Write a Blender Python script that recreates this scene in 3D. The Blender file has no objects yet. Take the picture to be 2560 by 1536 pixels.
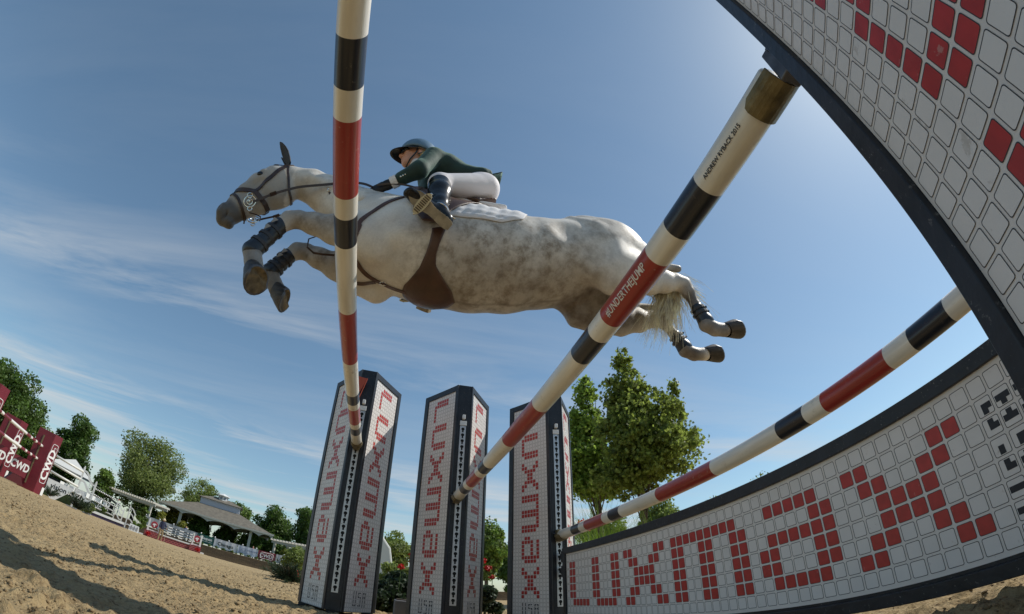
import bpy, math, random
import numpy as np
from mathutils import Matrix, Vector, noise as mnoise
R = math.radians
rng = np.random.default_rng(7); random.seed(7)
scene = bpy.context.scene
C = scene.collection
CAMZ = .305

# ---------------------------------------------------------------- camera: action-cam fisheye lying on the sand under the jump
cam = bpy.data.cameras.new('camera'); cam_o = bpy.data.objects.new('camera', cam); C.objects.link(cam_o); scene.camera = cam_o
cam.type = 'PANO'; cam.panorama_type = 'FISHEYE_LENS_POLYNOMIAL'
cam.sensor_width = 36; cam.sensor_fit = 'HORIZONTAL'; cam.fisheye_fov = R(200)
kk = 2.56 / 36
cam.fisheye_polynomial_k0 = 0
for i, c_ in enumerate((0.8563395, -0.06240355, 0.04933247, -0.02548501)):
    setattr(cam, 'fisheye_polynomial_k%d' % (i + 1), -c_ * kk ** (i + 1))
cam.shift_y = -(768 - 479.27) / 1536
cam.clip_start = .02; cam.clip_end = 3000
M_ = Matrix(((-0.25358268, -0.96725518, 0.01064101), (-0.7059068, 0.19256442, 0.68162639), (-0.66135574, 0.16533708, -0.73162302))).transposed().normalized()
cam_o.matrix_world = Matrix.Translation((0, 0, CAMZ)) @ M_.to_4x4()

# ---------------------------------------------------------------- sky, sun, exposure
SUN = Vector((.08, -.86, 1.0)).normalized()
world = bpy.data.worlds.new('World'); scene.world = world; world.use_nodes = True
wn, wl = world.node_tree.nodes, world.node_tree.links
bg = wn['Background']; sky = wn.new('ShaderNodeTexSky'); sky.sky_type = 'NISHITA'; sky.sun_disc = False
sky.sun_elevation = math.asin(SUN.z); sky.sun_rotation = math.atan2(SUN.x, SUN.y)
sky.altitude = 200; sky.air_density = 1.0; sky.dust_density = .55; sky.ozone_density = 1.1
def wnode(t, **kw):
    n = wn.new(t)
    for a, b in kw.items(): setattr(n, a, b)
    return n
tc = wnode('ShaderNodeTexCoord')
# thin cirrus: noise over the direction projected on a high plane
sep = wnode('ShaderNodeSeparateXYZ'); wl.new(tc.outputs['Generated'], sep.inputs[0])
zc = wnode('ShaderNodeMath', operation='MAXIMUM'); wl.new(sep.outputs[2], zc.inputs[0]); zc.inputs[1].default_value = .04
za = wnode('ShaderNodeMath', operation='ADD'); wl.new(zc.outputs[0], za.inputs[0]); za.inputs[1].default_value = .12
dv = [wnode('ShaderNodeMath', operation='DIVIDE') for _ in range(2)]
for i in range(2): wl.new(sep.outputs[i], dv[i].inputs[0]); wl.new(za.outputs[0], dv[i].inputs[1])
cmb = wnode('ShaderNodeCombineXYZ'); wl.new(dv[0].outputs[0], cmb.inputs[0]); wl.new(dv[1].outputs[0], cmb.inputs[1])
mp = wnode('ShaderNodeMapping'); mp.inputs['Rotation'].default_value = (0, 0, R(10)); mp.inputs['Scale'].default_value = (2.6, .45, 1); mp.inputs['Location'].default_value = (1.7, .35, 0)
wl.new(cmb.outputs[0], mp.inputs[0])
nz = wnode('ShaderNodeTexNoise'); nz.inputs['Scale'].default_value = 1.15; nz.inputs['Detail'].default_value = 7; nz.inputs['Roughness'].default_value = .62; nz.inputs['Distortion'].default_value = .5
wl.new(mp.outputs[0], nz.inputs[0])
cr = wnode('ShaderNodeValToRGB'); cr.color_ramp.elements[0].position = .42; cr.color_ramp.elements[1].position = .68
cr.color_ramp.elements[0].color = (0, 0, 0, 1); cr.color_ramp.elements[1].color = (1, 1, 1, 1); wl.new(nz.outputs[0], cr.inputs[0])
xs = wnode('ShaderNodeMath', operation='MULTIPLY_ADD'); wl.new(dv[1].outputs[0], xs.inputs[0]); xs.inputs[1].default_value = .22; wl.new(dv[0].outputs[0], xs.inputs[2])      # bands lie across this direction
x5 = wnode('ShaderNodeMath', operation='MULTIPLY'); wl.new(xs.outputs[0], x5.inputs[0]); x5.inputs[1].default_value = .2
fz = wnode('ShaderNodeValToRGB'); wl.new(x5.outputs[0], fz.inputs[0]); el = fz.color_ramp.elements; el[0].position = 0; el[0].color = (0.02, 0.02, 0.02, 1); el[1].position = 1; el[1].color = (.55, .55, .55, 1)
for p_, v_ in ((.22, .05), (.30, .30), (.34, .62), (.39, .10), (.52, .15), (.585, 1.0), (.63, .5), (.67, 1.0), (.74, .35), (.86, .9)):
    e_ = el.new(p_); e_.color = (v_, v_, v_, 1)
cm = wnode('ShaderNodeMath', operation='MULTIPLY'); wl.new(cr.outputs[0], cm.inputs[0]); wl.new(fz.outputs[0], cm.inputs[1])
tint = wnode('ShaderNodeMix', data_type='RGBA', blend_type='MULTIPLY'); tint.inputs[0].default_value = 1; wl.new(sky.outputs[0], tint.inputs[6]); tint.inputs[7].default_value = (.92, 1.03, 1.0, 1)
hzm = wnode('ShaderNodeMix', data_type='RGBA'); hzm.inputs[0].default_value = .13; wl.new(tint.outputs[2], hzm.inputs[6]); hzm.inputs[7].default_value = (1.55, 2.85, 4.1, 1)      # even summer haze over the whole sky
mx = wnode('ShaderNodeMix', data_type='RGBA'); wl.new(cm.outputs[0], mx.inputs[0]); wl.new(hzm.outputs[2], mx.inputs[6]); mx.inputs[7].default_value = (5.2, 5.4, 5.5, 1)
wl.new(mx.outputs[2], bg.inputs[0]); bg.inputs[1].default_value = .13
sl = bpy.data.lights.new('sun', 'SUN'); sl.energy = 4.4; sl.angle = R(.53); sl.color = (1, .955, .87)
so = bpy.data.objects.new('sun', sl); C.objects.link(so); so.rotation_euler = (-SUN).to_track_quat('-Z', 'Y').to_euler(); so.location = SUN * 60
scene.view_settings.view_transform = 'Standard'; scene.view_settings.look = 'None'; scene.view_settings.gamma = 1; scene.view_settings.exposure = -.12
scene.view_settings.use_curve_mapping = False
scene.cycles.max_bounces = 6; scene.cycles.transparent_max_bounces = 8

# ---------------------------------------------------------------- helpers
def lin(c):
    return tuple(((x / 255 + .055) / 1.055) ** 2.4 if x > 10 else x / 255 / 12.92 for x in c)

_mats = {}
def mat(name, col=(.5, .5, .5), rough=.6, specks=None, metal=0, var=0, vscale=8, bump=0, bscale=60, spec=.5, coat=0, sub=0, detail=4, col2=None, trans=0, stretch=None):
    if name in _mats: return _mats[name]
    m = bpy.data.materials.new(name); m.use_nodes = True; n, l = m.node_tree.nodes, m.node_tree.links
    b = n['Principled BSDF']; b.inputs['Base Color'].default_value = (*col, 1); b.inputs['Roughness'].default_value = rough; b.inputs['Metallic'].default_value = metal
    b.inputs['Specular IOR Level'].default_value = spec; b.inputs['Coat Weight'].default_value = coat; b.inputs['Coat Roughness'].default_value = .15
    if var or bump:
        t = n.new('ShaderNodeTexCoord'); src = t.outputs['Object']
        if stretch:
            mpn = n.new('ShaderNodeMapping'); mpn.inputs['Scale'].default_value = stretch; l.new(src, mpn.inputs[0]); src = mpn.outputs[0]
    if var:
        z = n.new('ShaderNodeTexNoise'); z.inputs['Scale'].default_value = vscale; z.inputs['Detail'].default_value = detail; l.new(src, z.inputs[0])
        r = n.new('ShaderNodeValToRGB'); r.color_ramp.elements[0].position = .35; r.color_ramp.elements[1].position = .68
        c2 = col2 if col2 else tuple(min(1, c * (1 + var)) for c in col); c1 = col if col2 else tuple(c * (1 - var) for c in col)
        r.color_ramp.elements[0].color = (*c1, 1); r.color_ramp.elements[1].color = (*c2, 1); l.new(z.outputs[0], r.inputs[0]); l.new(r.outputs[0], b.inputs['Base Color'])
    if bump:
        z2 = n.new('ShaderNodeTexNoise'); z2.inputs['Scale'].default_value = bscale; z2.inputs['Detail'].default_value = 4; l.new(src, z2.inputs[0])
        bp = n.new('ShaderNodeBump'); bp.inputs['Strength'].default_value = bump; bp.inputs['Distance'].default_value = .01; l.new(z2.outputs[0], bp.inputs['Height']); l.new(bp.outputs[0], b.inputs['Normal'])
    if trans:
        tr = n.new('ShaderNodeBsdfTranslucent'); ms = n.new('ShaderNodeMixShader'); ms.inputs[0].default_value = trans
        if var: l.new(r.outputs[0], tr.inputs[0])
        else: tr.inputs[0].default_value = (*col, 1)
        l.new(b.outputs[0], ms.inputs[1]); l.new(tr.outputs[0], ms.inputs[2]); l.new(ms.outputs[0], n['Material Output'].inputs[0])
    if specks:                                             # small scuffs and chips: (colour, amount 0..1, scale)
        sc_, am_, ss_ = specks; t2 = n.new('ShaderNodeTexCoord'); zz = []
        for q_, st_ in ((1, (1, 1, 1)), (.23, (1, 1, 1))):
            z3 = n.new('ShaderNodeTexNoise'); z3.inputs['Scale'].default_value = ss_ * q_; z3.inputs['Detail'].default_value = 5; z3.inputs['Roughness'].default_value = .75; l.new(t2.outputs['Object'], z3.inputs[0])
            r3 = n.new('ShaderNodeMapRange'); r3.inputs[1].default_value = .66 - .1 * am_ if q_ == 1 else .45; r3.inputs[2].default_value = .70 - .1 * am_ if q_ == 1 else .75; l.new(z3.outputs[0], r3.inputs[0]); zz.append(r3.outputs[0])
        mu = n.new('ShaderNodeMath'); mu.operation = 'MULTIPLY'; mu.use_clamp = True; l.new(zz[0], mu.inputs[0]); l.new(zz[1], mu.inputs[1])
        mxx = n.new('ShaderNodeMix'); mxx.data_type = 'RGBA'; l.new(mu.outputs[0], mxx.inputs[0]); mxx.inputs[7].default_value = (*sc_, 1)
        if b.inputs['Base Color'].is_linked: l.new(b.inputs['Base Color'].links[0].from_socket, mxx.inputs[6])
        else: mxx.inputs[6].default_value = (*col, 1)
        l.new(mxx.outputs[2], b.inputs['Base Color'])
    _mats[name] = m; return m

class MB:
    """collects shapes, builds them as one mesh object"""
    def __init__(s): s.v = []; s.f = []; s.m = []
    def add(s, V, F, mi=0):
        o = len(s.v); s.v += [tuple(map(float, p)) for p in V]; s.f += [tuple(int(i) + o for i in f) for f in F]; s.m += [mi] * len(F); return s
    def box(s, lo, hi, mi=0, M=None):
        x0, y0, z0 = lo; x1, y1, z1 = hi
        V = [(x0, y0, z0), (x1, y0, z0), (x1, y1, z0), (x0, y1, z0), (x0, y0, z1), (x1, y0, z1), (x1, y1, z1), (x0, y1, z1)]
        if M is not None: V = [tuple(M @ Vector(p)) for p in V]
        return s.add(V, [(0, 3, 2, 1), (4, 5, 6, 7), (0, 1, 5, 4), (1, 2, 6, 5), (2, 3, 7, 6), (3, 0, 4, 7)], mi)
    def obox(s, c, size, ax, ay, mi=0):
        ax = nrm(ax); ay = nrm(ay); az = np.cross(ax, ay); az = nrm(az); ay = np.cross(az, ax); c = np.array(c, float); h = np.array(size) / 2
        V = [c + ax * h[0] * i + ay * h[1] * j + az * h[2] * k for k in (-1, 1) for i, j in ((-1, -1), (1, -1), (1, 1), (-1, 1))]
        return s.add(V, [(0, 3, 2, 1), (4, 5, 6, 7), (0, 1, 5, 4), (1, 2, 6, 5), (2, 3, 7, 6), (3, 0, 4, 7)], mi)
    def tube(s, pts, rad, n=8, mi=0, cap=True, squash=1, up=(0, 0, 1)):
        pts = [np.array(p, float) for p in pts]; N = len(pts); rad = rad if hasattr(rad, '__len__') else [rad] * N
        V = []; F = []; u = None
        for i, p in enumerate(pts):
            t = nrm(pts[min(i + 1, N - 1)] - pts[max(i - 1, 0)])
            if u is None: u = np.array(up, float); u = np.array((1., 0, 0)) if abs(u @ t) > .95 else u
            u = nrm(u - t * (u @ t)); w = np.cross(t, u)
            for k in range(n):
                a = 2 * math.pi * k / n; V.append(p + rad[i] * (math.cos(a) * w + squash * math.sin(a) * u))
        for i in range(N - 1):
            for k in range(n): k2 = (k + 1) % n; F.append((i * n + k, i * n + k2, (i + 1) * n + k2, (i + 1) * n + k))
        if cap: F.append(tuple(range(n - 1, -1, -1))); F.append(tuple((N - 1) * n + k for k in range(n)))
        return s.add(V, F, mi)
    def ribbon(s, pts, nor, w, th=.004, mi=0, lift=.002):
        """flat strap: pts on a surface, nor outward normals, w width (number or list)"""
        pts = [np.array(p, float) for p in pts]; N = len(pts); w = w if hasattr(w, '__len__') else [w] * N; V = []; F = []
        for i, p in enumerate(pts):
            t = nrm(pts[min(i + 1, N - 1)] - pts[max(i - 1, 0)]); nn = nrm(nor[i] if hasattr(nor[0], '__len__') else nor); b = nrm(np.cross(t, nn)); nn = np.cross(b, t)
            for sx, sz in ((-1, 0), (1, 0), (1, 1), (-1, 1)): V.append(p + b * sx * w[i] / 2 + nn * (lift + th * sz))
        for i in range(N - 1):
            for k in range(4): k2 = (k + 1) % 4; F.append((i * 4 + k, (i + 1) * 4 + k, (i + 1) * 4 + k2, i * 4 + k2))
        F.append((0, 1, 2, 3)); F.append(tuple((N - 1) * 4 + k for k in (3, 2, 1, 0)))
        return s.add(V, F, mi)
    def prism(s, poly, axis, th, mi=0):
        """extrude a 3-D polygon along axis by th"""
        axis = nrm(axis) * th; n = len(poly); V = [np.array(p, float) for p in poly]; V += [p + axis for p in V]
        F = [tuple(range(n - 1, -1, -1)), tuple(range(n, 2 * n))] + [(i, (i + 1) % n, n + (i + 1) % n, n + i) for i in range(n)]
        return s.add(V, F, mi)
    def ball(s, c, r, n=10, mi=0):
        r = np.array(r if hasattr(r, '__len__') else (r, r, r), float); V = []; F = []; m = n // 2
        for i in range(m + 1):
            for k in range(n):
                a = math.pi * i / m; b = 2 * math.pi * k / n; V.append(np.array(c) + r * (math.sin(a) * math.cos(b), math.sin(a) * math.sin(b), math.cos(a)))
        for i in range(m):
            for k in range(n): k2 = (k + 1) % n; F.append((i * n + k, (i + 1) * n + k, (i + 1) * n + k2, i * n + k2))
        return s.add(V, F, mi)
    def lathe(s, prof, c, axis=(0, 0, 1), n=16, mi=0):
        axis = nrm(axis); u = nrm(np.cross(axis, (0, 1, 0) if abs(axis[1]) < .9 else (1, 0, 0))); w = np.cross(axis, u); V = []; F = []
        for r_, z_ in prof:
            for k in range(n): a = 2 * math.pi * k / n; V.append(np.array(c) + axis * z_ + r_ * (math.cos(a) * u + math.sin(a) * w))
        for i in range(len(prof) - 1):
            for k in range(n): k2 = (k + 1) % n; F.append((i * n + k, i * n + k2, (i + 1) * n + k2, (i + 1) * n + k))
        return s.add(V, F, mi)
    def each(s, name, mats, parent=None, smooth=False, bevel=0):
        """every separate piece becomes an object of its own"""
        p = list(range(len(s.v)))
        def root(a):
            while p[a] != a: p[a] = p[p[a]]; a = p[a]
            return a
        for f in s.f:
            for i in f[1:]:
                a, b = root(f[0]), root(i)
                if a != b: p[a] = b
        groups = {}
        for k, f in enumerate(s.f): groups.setdefault(root(f[0]), []).append(k)
        out = []
        for ks in groups.values():
            q = MB(); ids = {}
            for k in ks:
                for i in s.f[k]:
                    if i not in ids: ids[i] = len(q.v); q.v.append(s.v[i])
                q.f.append(tuple(ids[i] for i in s.f[k])); q.m.append(s.m[k])
            out.append(q.build(name, mats, parent, smooth, bevel))
        return out
    def build(s, name, mats, parent=None, smooth=False, bevel=0):
        me = bpy.data.meshes.new(name); me.from_pydata(s.v, [], s.f)
        mats = mats if isinstance(mats, (list, tuple)) else [mats]
        for m in mats: me.materials.append(m)
        if len(mats) > 1: me.polygons.foreach_set('material_index', s.m)
        if smooth: me.polygons.foreach_set('use_smooth', [True] * len(s.f))
        me.update(); o = bpy.data.objects.new(name, me); C.objects.link(o)
        if parent is not None: o.parent = parent
        if bevel:
            md = o.modifiers.new('bevel', 'BEVEL'); md.width = bevel; md.segments = 2; md.limit_method = 'ANGLE'; md.angle_limit = R(50)
        return o

def npmesh(name, V, F, mats, parent=None, smooth=True, midx=None):
    me = bpy.data.meshes.new(name); V = np.asarray(V, np.float32); F = np.asarray(F, np.int32); k = F.shape[1]
    me.vertices.add(len(V)); me.vertices.foreach_set('co', V.ravel()); me.loops.add(F.size); me.loops.foreach_set('vertex_index', F.ravel())
    me.polygons.add(len(F)); me.polygons.foreach_set('loop_start', np.arange(0, F.size, k, dtype=np.int32))
    for m in (mats if isinstance(mats, (list, tuple)) else [mats]): me.materials.append(m)
    if midx is not None: me.polygons.foreach_set('material_index', np.asarray(midx, np.int32))
    if smooth: me.polygons.foreach_set('use_smooth', np.ones(len(F), bool))
    me.update(calc_edges=True); me.validate(); o = bpy.data.objects.new(name, me); C.objects.link(o)
    if parent is not None: o.parent = parent
    return o

def tag(o, label=None, cat=None, group=None, kind=None):
    if label: o['label'] = label
    if cat: o['category'] = cat
    if group: o['group'] = group
    if kind: o['kind'] = kind
    return o
def thing(name, label, cat, loc=(0, 0, 0), rz=0, group=None):
    o = bpy.data.objects.new(name, None); C.objects.link(o); o.empty_display_size = .1; o.location = loc; o.rotation_euler = (0, 0, rz); return tag(o, label, cat, group)
def copy_tree(o, parent=None):
    kids = list(o.children); c = o.copy(); C.objects.link(c); c.parent = parent
    for ch in kids: copy_tree(ch, c)
    return c
def text_mesh(name, s, size, m, parent, M, align='CENTER', ext=.002, shear=0, bold=0, sx=1):
    cu = bpy.data.curves.new(name, 'FONT'); cu.body = s; cu.size = size; cu.align_x = align; cu.align_y = 'CENTER'; cu.extrude = ext; cu.shear = shear; cu.offset = bold; cu.resolution_u = 3
    t = bpy.data.objects.new(name, cu); C.objects.link(t); dg = bpy.context.evaluated_depsgraph_get(); me = bpy.data.meshes.new_from_object(t.evaluated_get(dg))
    bpy.data.objects.remove(t); me.materials.clear(); me.materials.append(m)
    for v in me.vertices: v.co.x *= sx; v.co = M @ v.co
    o = bpy.data.objects.new(name, me); C.objects.link(o); o.parent = parent; return o
def frame_m(origin, xdir, ydir):
    x = Vector(xdir).normalized(); y = Vector(ydir).normalized(); z = x.cross(y).normalized(); y = z.cross(x)
    return Matrix.Translation(Vector(origin)) @ Matrix((x, y, z)).transposed().to_4x4()
def polar(az, d, z=0): return (d * math.cos(R(az)), d * math.sin(R(az)), z)
def gz(d): return -1.7e-4 * d * d if d < 60 else -.612 - .006 * (d - 60)
# ---------------------------------------------------------------- implicit modelling toolkit (numpy)
def nrm(v):
    v = np.asarray(v, float); return v / (np.linalg.norm(v) + 1e-12)

def p_cap(a, b, ra, rb, k=.02):
    """tapered capsule"""
    return ('c', np.array(a, float), np.array(b, float), ra, rb, k)

def p_el(c, r, axes=None, k=.02):
    """ellipsoid, axes = rows of unit vectors"""
    A = np.eye(3) if axes is None else np.array([nrm(a) for a in axes])
    return ('e', np.array(c, float), np.array(r, float), A, None, k)

def p_seg(a, b, wa, ha, wb, hb, side=(1, 0, 0), k=.015):
    """tapered capsule of elliptic section: w along side, h across"""
    a = np.array(a, float); b = np.array(b, float); l = nrm(b - a)
    s = np.array(side, float); s = nrm(s - l * (s @ l)); u = np.cross(l, s)
    return ('s', a, b, (wa, ha, wb, hb), (s, u, l), k)

def p_cut(c, r, axes=None, k=.02):
    """ellipsoid taken away"""
    A = np.eye(3) if axes is None else np.array([nrm(a) for a in axes])
    return ('x', np.array(c, float), np.array(r, float), A, None, k)

def chain(pts, rad, k=.02):
    return [p_cap(pts[i], pts[i+1], rad[i], rad[i+1], k) for i in range(len(pts)-1)]

def segs(st, side=(1, 0, 0), k=.015):
    """st: list of (point, w, h)"""
    return [p_seg(st[i][0], st[i+1][0], st[i][1], st[i][2], st[i+1][1], st[i+1][2], side, k) for i in range(len(st)-1)]

def p_eval(pr, P):
    t = pr[0]
    if t == 'c':
        a, b, ra, rb = pr[1:5]; d = b - a; L = d @ d + 1e-12
        q = P - a; h = np.clip((q @ d) / L, 0, 1)
        return np.linalg.norm(q - h[..., None] * d, axis=-1) - (ra + (rb - ra) * h)
    if t in 'ex':
        q = (P - pr[1]) @ pr[3].T; r = pr[2]
        k0 = np.linalg.norm(q / r, axis=-1); k1 = np.linalg.norm(q / (r * r), axis=-1) + 1e-9
        return k0 * (k0 - 1) / k1
    if t == 's':
        a, b = pr[1], pr[2]; wa, ha, wb, hb = pr[3]; s, u, l = pr[4]
        d = b - a; L = d @ d + 1e-12; q = P - a; h = np.clip((q @ d) / L, 0, 1)
        v = q - h[..., None] * d; w = wa + (wb - wa) * h; hh = ha + (hb - ha) * h; m = np.minimum(w, hh)
        x, y, z = v @ s, v @ u, v @ l
        k0 = np.sqrt((x / w)**2 + (y / hh)**2 + (z / m)**2)
        k1 = np.sqrt((x / w**2)**2 + (y / hh**2)**2 + (z / m**2)**2) + 1e-9
        return k0 * (k0 - 1) / k1

def p_box(pr):
    if pr[0] == 'c': r = max(pr[3], pr[4]); return np.minimum(pr[1], pr[2]) - r, np.maximum(pr[1], pr[2]) + r
    if pr[0] in 'ex': e = np.sqrt(((pr[3] * pr[2][:, None])**2).sum(0)); return pr[1] - e, pr[1] + e
    r = max(pr[3]); return np.minimum(pr[1], pr[2]) - r, np.maximum(pr[1], pr[2]) + r

def smin(a, b, k):
    h = np.clip(.5 + .5 * (b - a) / k, 0, 1); return b + (a - b) * h - k * h * (1 - h)

def sdf_points(prims, P):
    D = np.full(P.shape[:-1], 1e3)
    for pr in prims:
        d = p_eval(pr, P)
        D = -smin(-D, d, pr[5]) if pr[0] == 'x' else smin(D, d, pr[5])
    return D

def sdf_mesh(prims, h):
    """surface-nets mesh of the smooth union"""
    bs = [p_box(p) for p in prims if p[0] != 'x']
    lo = np.min([b[0] for b in bs], 0) - 3 * h; hi = np.max([b[1] for b in bs], 0) + 3 * h
    n = np.ceil((hi - lo) / h).astype(int) + 1
    ax = [lo[i] + h * np.arange(n[i]) for i in range(3)]
    G = np.full(n, 1e3, np.float32)
    for pr in prims:
        b0, b1 = p_box(pr); pad = pr[5] * 1.2 + 2 * h
        i0 = np.clip(np.floor((b0 - pad - lo) / h).astype(int), 0, n - 1); i1 = np.clip(np.ceil((b1 + pad - lo) / h).astype(int) + 1, 1, n)
        X, Y, Z = np.meshgrid(ax[0][i0[0]:i1[0]], ax[1][i0[1]:i1[1]], ax[2][i0[2]:i1[2]], indexing='ij')
        d = p_eval(pr, np.stack([X, Y, Z], -1)); sl = tuple(slice(i0[i], i1[i]) for i in range(3))
        G[sl] = -smin(-G[sl], d, pr[5]) if pr[0] == 'x' else smin(G[sl], d, pr[5])
    S = G < 0
    acc = np.zeros(tuple(n - 1) + (3,)); cnt = np.zeros(tuple(n - 1))
    quads = []
    for a in range(3):
        o = [(a + 1) % 3, (a + 2) % 3]
        lo_ = [slice(None)] * 3; hi_ = [slice(None)] * 3; lo_[a] = slice(0, -1); hi_[a] = slice(1, None)
        s0, s1 = S[tuple(lo_)], S[tuple(hi_)]
        I = np.argwhere(s0 != s1)
        ok = np.all([(I[:, q] > 0) & (I[:, q] < n[q] - 1) for q in o], 0); I = I[ok]
        J = I.copy(); J[:, a] += 1
        g0 = G[tuple(I.T)].astype(float); g1 = G[tuple(J.T)].astype(float)
        c = I.astype(float); c[:, a] += g0 / (g0 - g1)
        cells = []
        for da, db in ((0, 0), (-1, 0), (-1, -1), (0, -1)):
            K = I.copy(); K[:, o[0]] += da; K[:, o[1]] += db; cells.append(K)
            np.add.at(acc, tuple(K.T), c); np.add.at(cnt, tuple(K.T), 1)
        inside = S[tuple(I.T)]
        q = np.stack([np.ravel_multi_index(tuple(K.T), tuple(n - 1)) for K in cells], 1)
        q[~inside] = q[~inside][:, ::-1]
        quads.append(q)
    Q = np.concatenate(quads); u, inv = np.unique(Q, return_inverse=True); F = inv.reshape(Q.shape)
    idx = np.unravel_index(u, tuple(n - 1)); V = acc[idx] / cnt[idx][:, None]
    return lo + V * h, F

def relax(V, F, it=2, lam=.5):
    E = np.concatenate([F[:, [i, (i + 1) % F.shape[1]]] for i in range(F.shape[1])]); E = np.concatenate([E, E[:, ::-1]])
    deg = np.bincount(E[:, 0], minlength=len(V))[:, None]
    for _ in range(it):
        A = np.zeros_like(V)
        for c in range(3): A[:, c] = np.bincount(E[:, 0], weights=V[E[:, 1], c], minlength=len(V))
        V = V + lam * (A / deg - V)
    return V
# ---------------------------------------------------------------- ground: one sheet of raked arena sand out to the horizon
_lat = np.random.default_rng(11).random((256, 256)).astype(np.float32)
def vnoise(x, y, sc, off=0):
    x = x / sc + 37.3 + off; y = y / sc + 91.7 + off * 1.7; xi = np.floor(x).astype(int); yi = np.floor(y).astype(int); fx = x - xi; fy = y - yi; fx = fx * fx * (3 - 2 * fx); fy = fy * fy * (3 - 2 * fy)
    a = _lat[xi & 255, yi & 255]; b = _lat[(xi + 1) & 255, yi & 255]; c = _lat[xi & 255, (yi + 1) & 255]; d = _lat[(xi + 1) & 255, (yi + 1) & 255]
    return a + (b - a) * fx + (c - a) * fy + (a - b - c + d) * fx * fy
def gheight(x, y):
    r = np.hypot(x, y); z = np.where(r < 60, -1.7e-4 * r * r, -.612 - .006 * (r - 60))
    f = np.exp(-r / 26.)
    z = z + f * .030 * (vnoise(x, y, .9) - .5) + f * .014 * (vnoise(x, y, .31, 3) - .5)
    cl = np.clip((vnoise(x, y, 1.6, 9) - .18 + .35 * np.clip((r - 2.2) / 3, 0, 1)) * 2.2, .12, 1)      # churned where the horses land, smoother elsewhere
    d1 = vnoise(x, y, .085, 5); d2 = vnoise(x, y, .042, 7); d3 = vnoise(x, y, .022, 2)
    z = z + f * cl * (.046 * np.clip((r - 1.2) / 4, .25, 1) * np.clip(d1 - .52, 0, 1) + .062 * np.clip(d2 - .48, 0, 1)) + f * .014 * (d3 - .5) * cl - .004 * f
    return z
def ground_mesh():
    rad = [.05]; 
    while rad[-1] < 1500: rad.append(rad[-1] * (1.0062 if 1.1 < rad[-1] < 13 else 1.03 if rad[-1] < 60 else 1.15))
    rad = np.array(rad); az = np.concatenate([np.arange(-70, -2, .5), np.arange(-2, 46, .22), np.arange(46, 290, 4.)]); na = len(az); nr = len(rad)
    Rr, Az = np.meshgrid(rad, np.radians(az), indexing='ij'); X, Y = Rr * np.cos(Az), Rr * np.sin(Az); Z = gheight(X, Y)
    V = np.stack([X, Y, Z], -1).reshape(-1, 3); V = np.concatenate([V, [[0, 0, float(gheight(np.array(0.), np.array(0.)))]]])
    I, J = np.meshgrid(np.arange(nr - 1), np.arange(na), indexing='ij'); J2 = (J + 1) % na; F = np.stack([I * na + J, (I + 1) * na + J, (I + 1) * na + J2, I * na + J2], -1).reshape(-1, 4)
    o = npmesh('ground', V, F, m_sand, None, True)
    return tag(o, kind='structure')
m_sand = bpy.data.materials.new('arena_sand'); m_sand.use_nodes = True
def _sand():
    n, l = m_sand.node_tree.nodes, m_sand.node_tree.links; b = n['Principled BSDF']; b.inputs['Roughness'].default_value = .92; b.inputs['Specular IOR Level'].default_value = .2; t = n.new('ShaderNodeTexCoord')
    def no(sc, de, ro=.6):
        z = n.new('ShaderNodeTexNoise'); z.inputs['Scale'].default_value = sc; z.inputs['Detail'].default_value = de; z.inputs['Roughness'].default_value = ro; l.new(t.outputs['Object'], z.inputs[0]); return z.outputs[0]
    def mr(s, a, c): r = n.new('ShaderNodeMapRange'); l.new(s, r.inputs[0]); r.inputs[1].default_value = a; r.inputs[2].default_value = c; return r.outputs[0]
    def mx_(f, a, c):
        q = n.new('ShaderNodeMix'); q.data_type = 'RGBA'; l.new(f, q.inputs[0])
        for i, v in ((6, a), (7, c)):
            if isinstance(v, tuple): q.inputs[i].default_value = (*v, 1)
            else: l.new(v, q.inputs[i])
        return q.outputs[2]
    c1 = mx_(mr(no(.8, 4), .35, .65), (.335, .235, .118), (.44, .325, .168)); c2 = mx_(mr(no(20, 8, .8), .49, .60), c1, (.125, .080, .038)); c3 = mx_(mr(no(60, 5, .7), .35, .75), c2, (.48, .365, .205))
    l.new(c3, b.inputs['Base Color'])
    bp = n.new('ShaderNodeBump'); bp.inputs['Strength'].default_value = .9; bp.inputs['Distance'].default_value = .035; a = n.new('ShaderNodeMath'); a.operation = 'ADD'; l.new(no(9, 6, .65), a.inputs[0]); l.new(no(34, 6, .7), a.inputs[1]); l.new(a.outputs[0], bp.inputs['Height']); l.new(bp.outputs[0], b.inputs['Normal'])
_sand(); ground_mesh()
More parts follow.
